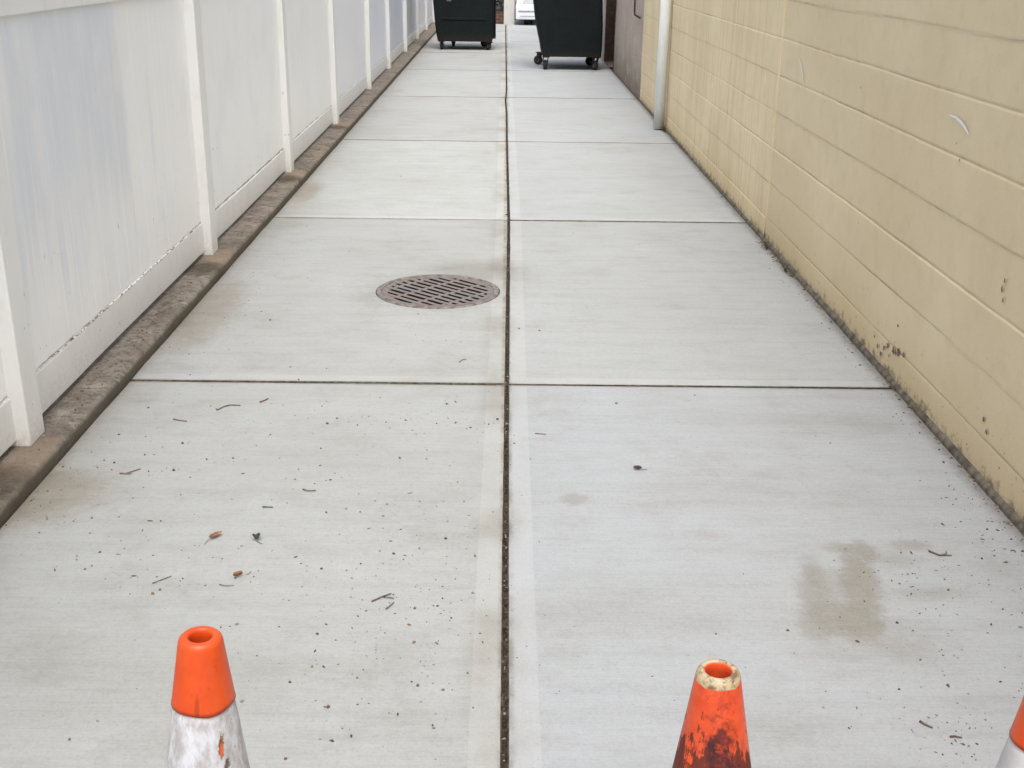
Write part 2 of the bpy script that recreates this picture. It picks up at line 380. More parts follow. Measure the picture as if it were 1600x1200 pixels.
M['sleeve2'] = cone_mat('worn_white_sleeve', 'sleeve_clean')
M['cone_base'] = flat('black_cone_base', (.025, .025, .025), .7, .3, 30)
def pvc():
    m = NT('white_pipe_plastic', .35, .45); p = m.pos('Object'); o = m.sep(p)
    a = m.noise(m.pos('Object', (1, 1, .3)), 14, 4)
    c = m.mix(m.ramp(a, .35, .7), (.84, .87, .87), (.76, .78, .76))
    c = m.mix(m.ramp(m.math('ADD', o[2], m.mul(a, .2)), .1, .32, .55, 0), c, (.36, .33, .26))
    m.color(c); return m.m
M['pipe'] = pvc()
M['strap'] = flat('galvanised_strap', (.5, .5, .48), .45, .15, 30, .5, .6)
M['leaf_brown'] = flat('dry_brown_leaf', (.25, .125, .06), .7, .5, 90, bump=.4)
M['leaf_tan'] = flat('pale_dry_leaf', (.50, .30, .16), .7, .4, 90, bump=.4)
M['leaf_dark'] = flat('dark_rotting_leaf', (.055, .042, .035), .8, .5, 90, bump=.4)
M['twig'] = flat('dry_twig_bark', (.17, .125, .095), .9, .5, 90, bump=.4)
M['bit_dark'] = flat('dark_litter_bits', (.115, .085, .062), .9, .5, 60)
M['bit_brown'] = flat('brown_litter_bits', (.19, .13, .09), .9, .4, 60)
M['bit_grey'] = flat('grey_grit', (.24, .225, .20), .9, .4, 60)
M['chip'] = flat('bare_chipped_block', (.19, .15, .105), .95, .4, 60)
M['scuff'] = flat('white_paint_smear', (.78, .78, .79), .6, .05, 60)
M['asphalt'] = flat('asphalt', (.055, .055, .055), .9, .25, 80, bump=.4)
M['soil'] = flat('bare_soil', (.12, .09, .06), .95, .3, 8, bump=.5)
M['darkwood'] = flat('dark_brown_boards', (.030, .022, .019), .7, .4, 9, bump=.3)
M['frame_wood'] = flat('brown_door_frame', (.05, .035, .028), .7, .3, 14)
def streaky(name, ca, cb):
    m = NT(name, .85, .2); st = m.noise(m.pos('World', (1, 7, .5)), 1, 5, .6); f = m.noise(m.pos('World'), 40, 4)
    c = m.mix(m.ramp(st, .38, .64), ca, cb); c = m.mix(m.ramp(f, .5, .75, 0, .4), c, (.18, .16, .13))
    m.color(c); m.bump(f, .4, .006); return m.m
M['grey_wall'] = streaky('weathered_grey_render', (.50, .47, .42), (.30, .275, .235))
M['pier'] = streaky('cream_painted_pier', (.62, .61, .575), (.55, .54, .50))
def brick():
    m = NT('dark_brown_brick', .9, .2); n = m.n.new('ShaderNodeTexBrick')
    m.put(n.inputs['Vector'], m.pos('World', (1, 1, 1), (0, 0, 0), (R(90), 0, 0)))
    n.inputs['Scale'].default_value = 1; n.inputs['Brick Width'].default_value = .21; n.inputs['Row Height'].default_value = .07
    n.inputs['Mortar Size'].default_value = .008
    n.inputs['Color1'].default_value = (.075, .03, .022, 1); n.inputs['Color2'].default_value = (.13, .062, .045, 1); n.inputs['Mortar'].default_value = (.16, .14, .12, 1)
    m.color(n.outputs['Color']); return m.m
M['brick'] = brick()
M['car'] = flat('white_car_paint', (.80, .81, .84), .22, .03, 5, .6)
M['glass'] = flat('dark_car_glass', (.02, .025, .03), .1, .1, 5, .7)
M['trim'] = flat('grey_plastic_trim', (.27, .28, .29), .5, .15, 20)
M['plate'] = flat('pale_plate', (.60, .60, .62), .4, .12, 25)
M['lampred'] = flat('red_lamp_lens', (.35, .02, .02), .2, .1, 10, .6)
M['hedge'] = flat('dark_hedge_leaf', (.02, .028, .016), .8, .4, 10)

# ---------------------------------------------------------------- mesh helpers
def link(o, parent=None):
    C.collection.objects.link(o)
    if parent: o.parent = parent
    return o
def obj(name, bm, mats, parent=None, smooth=False, loc=None):
    me = bpy.data.meshes.new(name); bm.normal_update(); bm.to_mesh(me); bm.free()
    for mt in (mats if isinstance(mats, (list, tuple)) else [mats]): me.materials.append(M[mt])
    if smooth:
        for p in me.polygons: p.use_smooth = True
    o = bpy.data.objects.new(name, me)
    if loc: o.location = loc
    return link(o, parent)
def thing(name, label, cat, loc=(0, 0, 0), rotz=0, group=None):
    o = bpy.data.objects.new(name, None); o.empty_display_size = .2; link(o)
    o.location = loc; o.rotation_euler = (0, 0, rotz); return tag(o, label, cat, group)
def tag(o, label, cat, group=None):
    o['label'] = label; o['category'] = cat
    if group: o['group'] = group
    return o
def struct(o): o['kind'] = 'structure'; return o
def box(bm, x0, x1, y0, y1, z0, z1, bev=0, mat=0, seg=2):
    vs = [bm.verts.new((x, y, z)) for x in (x0, x1) for y in (y0, y1) for z in (z0, z1)]
    F = [(0, 1, 3, 2), (4, 6, 7, 5), (0, 4, 5, 1), (2, 3, 7, 6), (0, 2, 6, 4), (1, 5, 7, 3)]
    fs = [bm.faces.new([vs[i] for i in f]) for f in F]
    for f in fs: f.material_index = mat
    if bev:
        es = list({e for f in fs for e in f.edges})
        r = bmesh.ops.bevel(bm, geom=es, offset=bev, segments=seg, affect='EDGES', profile=.5)
        for f in r['faces']: f.material_index = mat
    return bm
def lathe(bm, prof, n=48, c=(0, 0), mat=0, axis='z', closed=False):
    rings = []
    for r, z in prof:
        ring = []
        for i in range(n):
            a = 2 * math.pi * i / n
            if axis == 'z': v = (c[0] + r * math.cos(a), c[1] + r * math.sin(a), z)
            elif axis == 'x': v = (z, c[0] + r * math.cos(a), c[1] + r * math.sin(a))
            else: v = (c[0] + r * math.cos(a), z, c[1] + r * math.sin(a))
            ring.append(bm.verts.new(v))
        rings.append(ring)
    pairs = list(zip(rings, rings[1:]))
    if closed: pairs.append((rings[-1], rings[0]))
    for a, b in pairs:
        for i in range(n):
            f = bm.faces.new((a[i], a[(i + 1) % n], b[(i + 1) % n], b[i])); f.material_index = mat
    if not closed:
        for ring in (rings[0], rings[-1]):
            try: bm.faces.new(ring).material_index = mat
            except ValueError: pass
    bmesh.ops.recalc_face_normals(bm, faces=bm.faces[:])
    return bm
def tube(bm, pts, rads, n=6, mat=0):
    rings = []
    for i, p in enumerate(pts):
        p = Vector(p)
        d = (Vector(pts[min(i + 1, len(pts) - 1)]) - Vector(pts[max(i - 1, 0)])).normalized()
        u = d.cross(Vector((0, 0, 1)))
        if u.length < .01: u = Vector((1, 0, 0))
        u.normalize(); v = u.cross(d)
        rings.append([bm.verts.new(p + (u * math.cos(2 * math.pi * k / n) + v * math.sin(2 * math.pi * k / n)) * rads[i]) for k in range(n)])
    for a, b in zip(rings, rings[1:]):
        for k in range(n):
            bm.faces.new((a[k], a[(k + 1) % n], b[(k + 1) % n], b[k])).material_index = mat
    bm.faces.new(rings[0][::-1]).material_index = mat; bm.faces.new(rings[-1]).material_index = mat
    return bm
def nz(x, y=0, z=0): return noise.noise(Vector((x, y, z)))
def lerp_list(t, pts):
    if t <= pts[0][0]: return pts[0][1]
    for (a, va), (b, vb) in zip(pts, pts[1:]):
        if t <= b: return va + (vb - va) * (t - a) / (b - a)
    return pts[-1][1]
def flatsheet(name, x0, x1, y0, y1, z, mat):
    bm = bmesh.new(); bm.faces.new([bm.verts.new(v) for v in ((x0, y0, z), (x1, y0, z), (x1, y1, z), (x0, y1, z))])
    return obj(name, bm, mat)

# ---------------------------------------------------------------- ground and paving
struct(flatsheet('ground', -400, 400, -400, 400, -.13, 'soil'))
struct(flatsheet('road', -60, 60, 30.6, 44, -.02, 'asphalt'))
JB = [-1.98, 1.12, 4.262, 7.245, 10.50, 13.87, 17.15, 20.2, 23.0, 25.75, 28.25, 30.5]
CJ = [(-2, .013), (1.98, .013), (2.95, .014), (4.27, .018), (7.2, .030), (10.5, .018), (12.4, .016), (13.6, .002), (14.6, .014), (20, .004), (25.7, -.009), (31, -.012)]
tones = {}
bm = bmesh.new(); tl = bm.loops.layers.float_color.new('tone')
XL, XR = -1.468, 1.552
for j in range(len(JB) - 1):
    for side in (0, 1):
        y0, y1 = JB[j] + (.0045 if j > 1 or side else .003), JB[j + 1] - .0045
        y0 += rnd.uniform(-.001, .004)
        zt = rnd.uniform(-.002, .001); tx = rnd.uniform(-.0008, .0008)
        base = rnd.uniform(.95, 1.02) + (.075 if j > 2 else 0)
        base += .02 * side
        tone = (base * (.993 if not side else .98), base * (.993 if not side else .992), base * (.983 if not side else 1.015 + .02 * (j == 1)))
        if j == 3 and not side: tone = (1.10, 1.105, 1.09)
        if j == 2 and side: tone = (.985, .992, 1.0)
        n = 26
        ys = [y0, y0 + .005, y0 + .075] + [y0 + .075 + (y1 - y0 - .15) * k / n for k in range(1, n)] + [y1 - .075, y1 - .005, y1]
        edgeL = lambda y, s=side: (XL + .004 * nz(y * 3, 2)) if not s else lerp_list(y, CJ) + .0062 + .0022 * nz(y * 9, 5) + .0012 * nz(y * 40, 5)
        edgeR = lambda y, s=side: (lerp_list(y, CJ) - .0062 + .0022 * nz(y * 9, 9) + .0012 * nz(y * 40, 9)) if not s else XR
        grid = []
        for iy, y in enumerate(ys):
            a, b = edgeL(y), edgeR(y)
            xs = [a, a + .0035, a + (.072 if side else .05)] + [a + .072 + (b - a - .144) * k / 6 for k in range(1, 6)] + [b - (.072 if not side else .05), b - .0035, b]
            row = []
            for ix, x in enumerate(xs):
                edge = ix in (0, len(xs) - 1) or iy in (0, len(ys) - 1)
                yy = y + (.0015 * nz(x * 7, j * 3.1) if iy < 2 or iy > len(ys) - 3 else 0)
                row.append(bm.verts.new((x, yy, zt + tx * x + (-.005 if edge else 0))))
            grid.append(row)
        nx = len(grid[0]); ny = len(grid)
        def addf(vs, mi):
            f = bm.faces.new(vs); f.material_index = mi
            for l in f.loops: l[tl] = (*tone, 1)
        for iy in range(ny - 1):
            for ix in range(nx - 1):
                mi = 0
                if iy < 2 or (ix < 2 and side) or (ix > nx - 4 and not side): mi = 1
                if iy in (0, ny - 2) or (ix == 0 and side) or (ix == nx - 2 and not side): mi = 3
                addf((grid[iy][ix], grid[iy][ix + 1], grid[iy + 1][ix + 1], grid[iy + 1][ix]), mi)
        per = [grid[0][i] for i in range(nx)] + [grid[i][-1] for i in range(1, ny)] + [grid[-1][i] for i in range(nx - 2, -1, -1)] + [grid[i][0] for i in range(ny - 2, 0, -1)]
        low = [bm.verts.new((v.co.x, v.co.y, -.10)) for v in per]
        for k in range(len(per)):
            k2 = (k + 1) % len(per); addf((per[k2], per[k], low[k], low[k2]), 2)
        addf(low[::-1], 2)
pav = struct(obj('pavement', bm, ['broom', 'trowel', 'side', 'joint_edge']))
# round hole for the storm drain
GC = (-.328, 5.585); GR = .308
cb = bmesh.new(); lathe(cb, [(GR + .004, -.2), (GR + .004, .1)], 64, GC)
cut = obj('cutter', cb, 'side')
mod = pav.modifiers.new('hole', 'BOOLEAN'); mod.operation = 'DIFFERENCE'; mod.object = cut; mod.solver = 'EXACT'
dg = bpy.context.evaluated_depsgraph_get()
me2 = bpy.data.meshes.new_from_object(pav.evaluated_get(dg), preserve_all_data_layers=True, depsgraph=dg)
pav.modifiers.clear(); pav.data = me2
if len(me2.materials) == 0:
    for k in ('broom', 'trowel', 'side', 'joint_edge'): me2.materials.append(M[k])
bpy.data.objects.remove(cut)

bm = bmesh.new(); xs = [-1.5 + 3.1 * k / 2 for k in range(3)]
N = 1300
prev = None
for k in range(N):                                   # packed dirt in the middle joint
    y = -2 + 32 * k / N; c = lerp_list(y, CJ)
    z = -.006 - .006 * nz(y * 6, 1) - .005 * nz(y * 45, 3)
    r = [bm.verts.new((c - .02, y, z)), bm.verts.new((c, y + .002, z + .003 * nz(y * 60, 8))), bm.verts.new((c + .02, y, z))]
    if prev:
        for a in (0, 1): bm.faces.new((prev[a], prev[a + 1], r[a + 1], r[a]))
    prev = r
for yb in JB:
    prev = None
    for k in range(120):
        x = -1.47 + 3.02 * k / 119
        if abs(x - lerp_list(yb, CJ)) < .022: prev = None; continue
        z = -.004 - .003 * nz(x * 8, yb)
        r = [bm.verts.new((x, yb - .02, z)), bm.verts.new((x, yb + .02, z))]
        if prev: bm.faces.new((prev[0], r[0], r[1], prev[1]))
        prev = r
jd = obj('joint_dirt', bm, 'joint'); jd['kind'] = 'structure'; jd['label'] = 'packed dark dirt filling the joints between the slabs'

# kerb under the fence
bm = bmesh.new(); ky = [-2 + .05 * k for k in range(620)]
prev = None
for y in ky:
    wob = .005 * nz(y * 1.3, 11) + .0045 * nz(y * 9, 12) + .003 * nz(y * 23, 15)
    t = XL - .001
    brk = max(0, 1 - abs(((y + .43) % 2.55) - .03) / .05) * .006
    pr = [(t, -.1), (t + wob * .4, .0), (t - .001 + wob, .039 + .004 * nz(y * 7, 13)), (t - .007 + wob, .047 - brk + .004 * nz(y * 9, 14)), (t - .018, .051 - brk), (t - .10, .053 + .002 * nz(y * 4, 3)), (t - .2, .052), (t - .5, .05), (t - .5, -.1)]
    r = [bm.verts.new((x, y, z)) for x, z in pr]
    if prev:
        for a in range(len(r) - 1): bm.faces.new((prev[a], prev[a + 1], r[a + 1], r[a]))
    prev = r
kerb = struct(obj('kerb', bm, 'kerb', smooth=True))

# ---------------------------------------------------------------- storm drain
t = thing('storm_drain', 'round rusty slotted iron drain cover set in the paving left of the middle joint', 'drain cover', (*GC, 0))
bm = bmesh.new(); lathe(bm, [(GR, -.09), (GR, .002), (GR - .004, .005), (GR - .026, .005), (GR - .028, .001), (GR - .028, -.09)], 72, closed=True)
obj('frame', bm, 'iron_rim', t, True)
bm = bmesh.new(); rr = GR - .030
# grate: parallel bars + cross ribs, clipped to a disc
def bar(bm, u0, u1, v0, v1, z0, z1, ang):
    ca, sa = math.cos(ang), math.sin(ang)
    P = lambda u, v, z: (u * ca - v * sa, u * sa + v * ca, z)
    vs = [bm.verts.new(P(u, v, z)) for u in (u0, u1) for v in (v0, v1) for z in (z0, z1)]
    for f in [(0, 1, 3, 2), (4, 6, 7, 5), (0, 4, 5, 1), (2, 3, 7, 6), (0, 2, 6, 4), (1, 5, 7, 3)]: bm.faces.new([vs[i] for i in f]).material_index = 0 if f == (1, 5, 7, 3) else 1  # top face iron; other faces near-black, deepening the slot shade by colour
ANG = R(-42); pitch = .046
v = -rr
k = 0
while v < rr:
    va, vb = max(v, -rr), min(v + .0245 + .002 * math.sin(k * 2.1), rr)
    h = math.sqrt(max(0, rr * rr - max(abs(va), abs(vb)) ** 2))
    if h > .02: bar(bm, -h, h, va, vb, -.03, .002 + .0006 * (k % 2), ANG)
    v += pitch; k += 1
for u in (-.2, -.075, .07, .19):
    h = math.sqrt(rr * rr - (abs(u) + .015) ** 2)
    bar(bm, u - .011, u + .011, -h, h, -.028, .0012, ANG)
lathe(bm, [(rr + .001, -.03), (rr + .001, .0016), (rr - .026, .0016), (rr - .026, -.03)], 64, closed=True)
obj('grate', bm, ['iron', 'pit'], t)
bm = bmesh.new(); lathe(bm, [(GR - .03, -.088), (GR - .03, -.084)], 48); obj('catch_basin', bm, 'pit', t)

# ---------------------------------------------------------------- vinyl fence
PY = [-1.45, 1.03, 3.555, 6.12, 8.60, 11.14, 14.1, 16.65, 19.6, 22.5, 25.2, 27.9]
fence = thing('vinyl_fence', 'tall white vinyl privacy fence standing on the dirty kerb along the left side', 'fence', (-1.618, 3.555, .05), R(.22))
FY = 3.555
bm = bmesh.new(); box(bm, -.0635, .0635, -.0635, .0635, 0, 1.80, .006)
post0 = obj('post', bm, 'vinyl', fence, loc=(0, PY[0] - FY, 0))
bm = bmesh.new(); box(bm, -.075, .075, -.075, .075, 1.801, 1.83, .005)
vs = [bm.verts.new(p) for p in ((-.07, -.07, 1.83), (.07, -.07, 1.83), (.07, .07, 1.83), (-.07, .07, 1.83), (0, 0, 1.87))]
for a in range(4): bm.faces.new((vs[a], vs[(a + 1) % 4], vs[4]))
cap0 = obj('post_cap', bm, 'vinyl', post0)
for y in PY[1:]:
    p = post0.copy(); link(p, fence); p.location = (rnd.uniform(-.004, .004), y - FY, 0); p.rotation_euler = (R(rnd.uniform(-.35, .35)), R(rnd.uniform(-.3, .3)), R(rnd.uniform(-1, 1)))
    c_ = cap0.copy(); link(c_, p)
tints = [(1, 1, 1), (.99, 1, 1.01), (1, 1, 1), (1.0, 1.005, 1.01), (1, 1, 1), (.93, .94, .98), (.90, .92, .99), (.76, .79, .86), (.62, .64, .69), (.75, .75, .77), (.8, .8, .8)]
def fprof(bm, ya, yb, prof, cx=0):
    a = [bm.verts.new((x, ya, z)) for x, z in prof]; b = [bm.verts.new((x, yb, z)) for x, z in prof]
    for i in range(len(prof)):
        j = (i + 1) % len(prof); bm.faces.new((a[i], a[j], b[j], b[i]))
    bm.faces.new(a[::-1]); bm.faces.new(b)
for i in range(len(PY) - 1):
    ya, yb = PY[i] + .0635 - FY, PY[i + 1] - .0635 - FY
    # bottom rail: hollow 38 x 155 profile with eased edges, slightly sagging
    sag = rnd.uniform(-.004, .006)
    def rail(z0, z1, nm, wx=.021):
        bm = bmesh.new(); n = 14; prev = None
        for k in range(n + 1):
            y = ya + (yb - ya) * k / n; dz = -sag * math.sin(math.pi * k / n) + .0012 * nz(y * 3, z0)
            dx = .002 * nz(y * 1.7, 4 + z0)
            pr = [(wx, z0 + .004), (wx, z1 - .006), (wx - .003, z1 - .0015), (wx - .007, z1), (-wx, z1), (-wx, z0), (wx - .004, z0)]
            r = [bm.verts.new((x + dx, y, z + dz)) for x, z in pr]
            if prev:
                for a in range(len(r)): bm.faces.new((prev[a], r[a], r[(a + 1) % len(r)], prev[(a + 1) % len(r)]))
            else: bm.faces.new(r[::-1])
            prev = r
        bm.faces.new(prev); bmesh.ops.recalc_face_normals(bm, faces=bm.faces[:])
        return obj(nm, bm, 'vinyl_rail', fence)
    rail(.022, .178, 'bottom_rail'); rail(1.335, 1.49, 'middle_rail', .024); rail(1.70, 1.76, 'top_rail', .022)
    # tongue and groove boards
    bm = bmesh.new(); prof = []
    nb = round((yb - ya) / .152); bw = (yb - ya) / nb
    for k in range(nb):
        y0 = ya + k * bw
        prof += [(y0, .0122), (y0 + .0025, .013), (y0 + bw * .5 - .002, .0132), (y0 + bw * .5, .0128), (y0 + bw * .5 + .002, .0132), (y0 + bw - .0025, .013)]
    prof.append((yb, .0122))
    zs = [.172, .4, .7, 1.0, 1.34]
    rows = []
    for z in zs: rows.append([bm.verts.new((x + .0045 * nz(y * .9, z * 1.2, i * 5.) + .0015 * nz(y * 5, z, i), y, z)) for y, x in prof])
    for a, b in zip(rows, rows[1:]):
        for q in range(len(a) - 1): bm.faces.new((a[q], a[q + 1], b[q + 1], b[q]))
    ext = bmesh.ops.extrude_face_region(bm, geom=bm.faces[:])
    bmesh.ops.translate(bm, verts=[v for v in ext['geom'] if isinstance(v, bmesh.types.BMVert)], vec=(-.02, 0, 0))
    bmesh.ops.recalc_face_normals(bm, faces=bm.faces[:])
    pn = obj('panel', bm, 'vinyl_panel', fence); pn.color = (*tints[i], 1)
    bm = bmesh.new()
    for k in range(int((yb - ya) / .1)): box(bm, -.008, .008, ya + .03 + k * .1, ya + .068 + k * .1, 1.485, 1.702)
    obj('picket_top', bm, 'vinyl', fence)

# ---------------------------------------------------------------- right hand walls
WXX = 1.568; Z0 = .135; CH = .2055
def block_wall(name, label, y0, y1, htop, mat, step, depth, far, xface=WXX, seed=0, chips=()):
    t = thing(name, label, 'wall', (0, (y0 + y1) / 2, 0)); oy = (y0 + y1) / 2
    bm = bmesh.new(); dl = bm.verts.layers.float.new('dirt')
    zs = [(-.06, 0, -1), (.0, 0, -1)]
    k = 0; z = Z0
    while z < htop:
        for dz, dd in ((-.012, 0), (-.0055, .06), (-.0025, .75), (0, 1), (.0025, .7), (.0055, .05), (.013, 0)): zs.append((z + dz, dd, k))
        zs.append((z + CH / 2, 0, -1))
        z += CH; k += 1
    zs.append((htop, 0, -1))
    n = int((y1 - y0) / step); rows = []
    for iz, (z, dd, kk) in enumerate(zs):
        row = []
        for i in range(n + 1):
            y = y0 + (y1 - y0) * i / n
            zz = z; dp = 0; dirt = 0
            if kk >= 0:
                zz += .0035 * nz(y * 1.1, kk * 7.3 + seed) + .0022 * nz(y * 11, kk * 3.1)
                cr = .55 + .9 * nz(y * .8, kk * 5.7 + 2 + seed) + .5 * nz(y * 5, kk * 2.2)
                cr = max(.05, min(1, cr)) if not far else max(0, min(.8, cr * .7))
                dp = depth * dd * cr
                dirt = max(0, min(1, (dd - .55) * 2.2)) * max(0, min(1, .25 + 1.5 * nz(y * 1.4, kk * 9.1 + seed) + .8 * nz(y * 14, kk)))
            # each course sits a hair proud of / behind the next one
            course = math.floor((z - Z0) / CH + (1e-4 if kk < 0 else (.0 if dd == 0 and z < Z0 + kk * CH else .02)))
            off = .0014 * math.sin(course * 2.4 + seed) + .004 * nz(y * .35, z * .5, seed) + .0012 * nz(y * 6, z * 8, seed)
            if z < .02: off += .002
            v = bm.verts.new((xface + dp + off, y - oy, zz)); v[dl] = dirt
            row.append(v)
        rows.append(row)
    for a, b in zip(rows, rows[1:]):
        for i in range(n): bm.faces.new((a[i], b[i], b[i + 1], a[i + 1]))
    obj('wall_face', bm, mat, t, True)
    bm = bmesh.new(); box(bm, xface + .03, xface + .22, y0 - oy, y1 - oy, -.1, htop - .003); obj('wall_core', bm, mat, t)
    bm = bmesh.new(); box(bm, xface - .03, xface + .24, y0 - oy, y1 - oy, htop, htop + .07, .008); obj('coping', bm, 'grey_wall', t)
    return t, oy
wn_, oyn = block_wall('block_wall', 'tan painted block wall with long mortar lines nearest on the right', -2, 6.80, 2.3, 'wall_near', .04, .005, False, seed=3)
wf_, oyf = block_wall('block_wall', 'brighter yellow drip-streaked block wall around the white drainpipe', 6.803, 13.72, 2.3, 'wall_far', .05, .0045, True, xface=WXX - .003, seed=8)
# vertical control joint and head joints of the far wall
bm = bmesh.new()
for kk in range(10):
    for q in range(19):
        y = 6.95 + q * .4 + (.2 if kk % 2 else 0)
        if y > 13.6 or rnd.random() < .45: continue
        z0 = Z0 + kk * CH + .02; hh = CH * rnd.uniform(.35, .85)
        z0 += rnd.uniform(0, CH - hh - .03)
        pts = [(WXX - .0005, y - oyf + .003 * nz(z0 + s, q), z0 + hh * s / 3) for s in range(4)]
        tube(bm, pts, [.0006, .0022, .0019, .0006], 5)
obj('head_joint', bm, 'wall_far', wf_, True)
bm = bmesh.new()
pts = [(WXX + .001, 6.80 - oyn + .004 * nz(k * .7, 1), .02 + k * .1) for k in range(23)]
tube(bm, pts, [.0055 + .002 * nz(k * 1.3, 4) for k in range(23)], 6); obj('control_joint', bm, 'wall_near', wn_, True)
# white smears and bare chips on the near wall
def smear(bm, pts, wd, x):
    L = []
    for i, (y, z) in enumerate(pts):
        a = pts[max(i - 1, 0)]; b = pts[min(i + 1, len(pts) - 1)]
        d = Vector((b[0] - a[0], b[1] - a[1])).normalized(); nrm = Vector((-d.y, d.x)); ww = wd * (.25 + math.sin(math.pi * (i + .3) / len(pts))) * .5
        L.append((bm.verts.new((x, y + nrm.x * ww, z + nrm.y * ww)), bm.verts.new((x, y - nrm.x * ww, z - nrm.y * ww))))
    for a, b in zip(L, L[1:]): bm.faces.new((a[0], a[1], b[1], b[0]))
bm = bmesh.new()
smear(bm, [(y - oyn, z) for y, z in [(4.12, 1.083), (4.06, 1.083), (4.01, 1.075), (3.965, 1.062), (3.925, 1.045)]], .009, WXX - .0055)
smear(bm, [(y - oyn, z) for y, z in [(6.36, 1.09), (6.30, 1.06), (6.26, 1.03), (6.20, .97)]], .010, WXX - .0055)
o_ = obj('paint_smear', bm, 'scuff', wn_)
bm = bmesh.new()
spots = [(4.47, .096, .02), (4.43, .12, .026), (4.40, .09, .016), (4.36, .13, .03), (4.33, .13, .022), (4.30, .14, .028), (4.24, .15, .02), (4.55, .08, .02), (4.60, .107, .015), (4.345, .235, .012), (4.50, .06, .02),
         (3.97, .95, .016), (4.02, 1.0, .011), (3.47, .66, .018), (3.48, .63, .022), (3.46, .60, .02), (3.455, .2, .014), (3.42, .17, .016), (5.2, 1.06, .013), (5.8, .97, .015), (5.75, .94, .01), (6.1, .75, .012), (5.0, .5, .01)]
for y, z, s in spots:
    c = bm.verts.new((WXX - .0062, y - oyn, z)); ring = []
    for a in range(9):
        r = s * .45 * (1 + .9 * nz(a * 1.7, y * 9, z * 5)); th = 2 * math.pi * a / 9
        ring.append(bm.verts.new((WXX - .0055, y - oyn + r * math.cos(th) * (1.2 if z < .3 else .7), z + r * (1.2 if z < .3 else .9) * math.sin(th))))
    for a in range(9): bm.faces.new((c, ring[a], ring[(a + 1) % 9]))
bmesh.ops.recalc_face_normals(bm, faces=bm.faces[:])
obj('bare_chip', bm, 'chip', wn_)
# cement fillet at the foot of both walls
for wt, oy, a, b in ((wn_, oyn, -2, 6.80), (wf_, oyf, 6.803, 13.72)):
    bm = bmesh.new(); prev = None; n = int((b - a) / .03)
    for k in range(n + 1):
        y = a + (b - a) * k / n
        w_ = .015 + .006 * nz(y * 1.5, 21); h_ = .020 + .014 * nz(y * 1.3, 23)
        r = [bm.verts.new(p) for p in ((WXX - w_, y - oy, -.01), (WXX - w_ * .7, y - oy, h_ * .25), (WXX - w_ * .3, y - oy, h_ * .65), (WXX + .004, y - oy, h_))]
        if prev:
            for q in range(3): bm.faces.new((prev[q], prev[q + 1], r[q + 1], r[q]))
        prev = r
    bmesh.ops.recalc_face_normals(bm, faces=bm.faces[:])
    obj('cement_fillet', bm, 'fillet', wt)

# stained pink wall
t = thing('rendered_wall', 'stained pinkish grey rendered wall beyond the yellow wall, with a thin conduit', 'wall', (1.568, 15.5, 0))
bm = bmesh.new(); ny, nzr = 60, 40; rows = []
for i in range(nzr + 1):
    z = -.05 + 2.75 * i / nzr
    rows.append([bm.verts.new((.012 * nz(k * .17, z * 1.1, 3) + .004 * nz(k * .9, z * 5), -1.777 + 3.52 * k / ny, z)) for k in range(ny + 1)])
for a, b in zip(rows, rows[1:]):
    for k in range(ny): bm.faces.new((a[k], b[k], b[k + 1], a[k + 1]))
obj('wall_face', bm, 'stucco', t, True)
bm = bmesh.new(); box(bm, .03, .25, -1.777, 1.743, -.1, 2.69); obj('wall_core', bm, 'stucco', t)
bm = bmesh.new()
tube(bm, [(-.03, -1.0, 2.4), (-.03, -1.0, .98), (-.03, -1.02, .93), (-.03, -1.07, .915), (-.03, -1.6, .91)], [.011] * 5, 8); obj('conduit', bm, 'darkwood', t, True)
# dark doorway
t = thing('recessed_door', 'dark brown door in a shadowed recess past the stained wall', 'door', (1.568, 18.1, 0))
bm = bmesh.new(); box(bm, .14, .19, -.78, .82, .03, 2.5)
for z in (.15, 1.3):
    box(bm, .125, .139, -.6, -.05, z, z + 1.0, .004); box(bm, .125, .139, .1, .66, z, z + 1.0, .004)
obj('door_leaf', bm, 'darkwood', t)
bm = bmesh.new(); box(bm, -.005, .26, -.855, -.78, 0, 2.6, .004); box(bm, -.005, .26, .82, .885, 0, 2.6, .004); box(bm, -.004, .26, -.78, .82, 2.5, 2.6); obj('door_frame', bm, 'frame_wood', t)
bm = bmesh.new(); lathe(bm, [(.01, .08), (.012, .1), (.03, .1), (.032, .12), (.012, .139)], 16, (-.66, 1.05), axis='x'); obj('door_knob', bm, 'strap', t, True)
bm = bmesh.new(); box(bm, 0, .26, -.855, .885, 2.602, 2.70); obj('lintel', bm, 'stucco', t)
# grey wall
t = thing('weathered_wall', 'weathered light grey wall behind the nearer dark bin', 'wall', (1.578, 22.5, 0))
bm = bmesh.new(); box(bm, 0, .25, -3.51, 3.6, -.1, 2.7); obj('wall_body', bm, 'grey_wall', t)
bm = bmesh.new(); box(bm, -.05, -.001, -3.5, -3.1, -.02, 2.7, .006); obj('pilaster', bm, 'grey_wall', t)

# ---------------------------------------------------------------- drainpipe
t = thing('drainpipe', 'white round plastic drainpipe standing against the yellow wall', 'pipe', (1.505, 11.37, 0))
bm = bmesh.new(); lathe(bm, [(.047, .012), (.051, .012), (.051, 2.28), (.047, 2.28)], 32, closed=True)
for v in bm.verts: v.co.x += .006 * v.co.z * .4 - .01
obj('pipe', bm, 'pipe', t, True)
bm = bmesh.new(); lathe(bm, [(.052, 1.62), (.06, 1.625), (.06, 1.72), (.052, 1.725)], 32); obj('coupling', bm, 'pipe', t, True)
for z in (1.45, 2.1):
    bm = bmesh.new(); lathe(bm, [(.0515, z), (.054, z), (.054, z + .03), (.0515, z + .03)], 32, closed=True)
    box(bm, -.003, .056, -.085, .085, z + .002, z + .028); obj('pipe_strap', bm, 'strap', t)

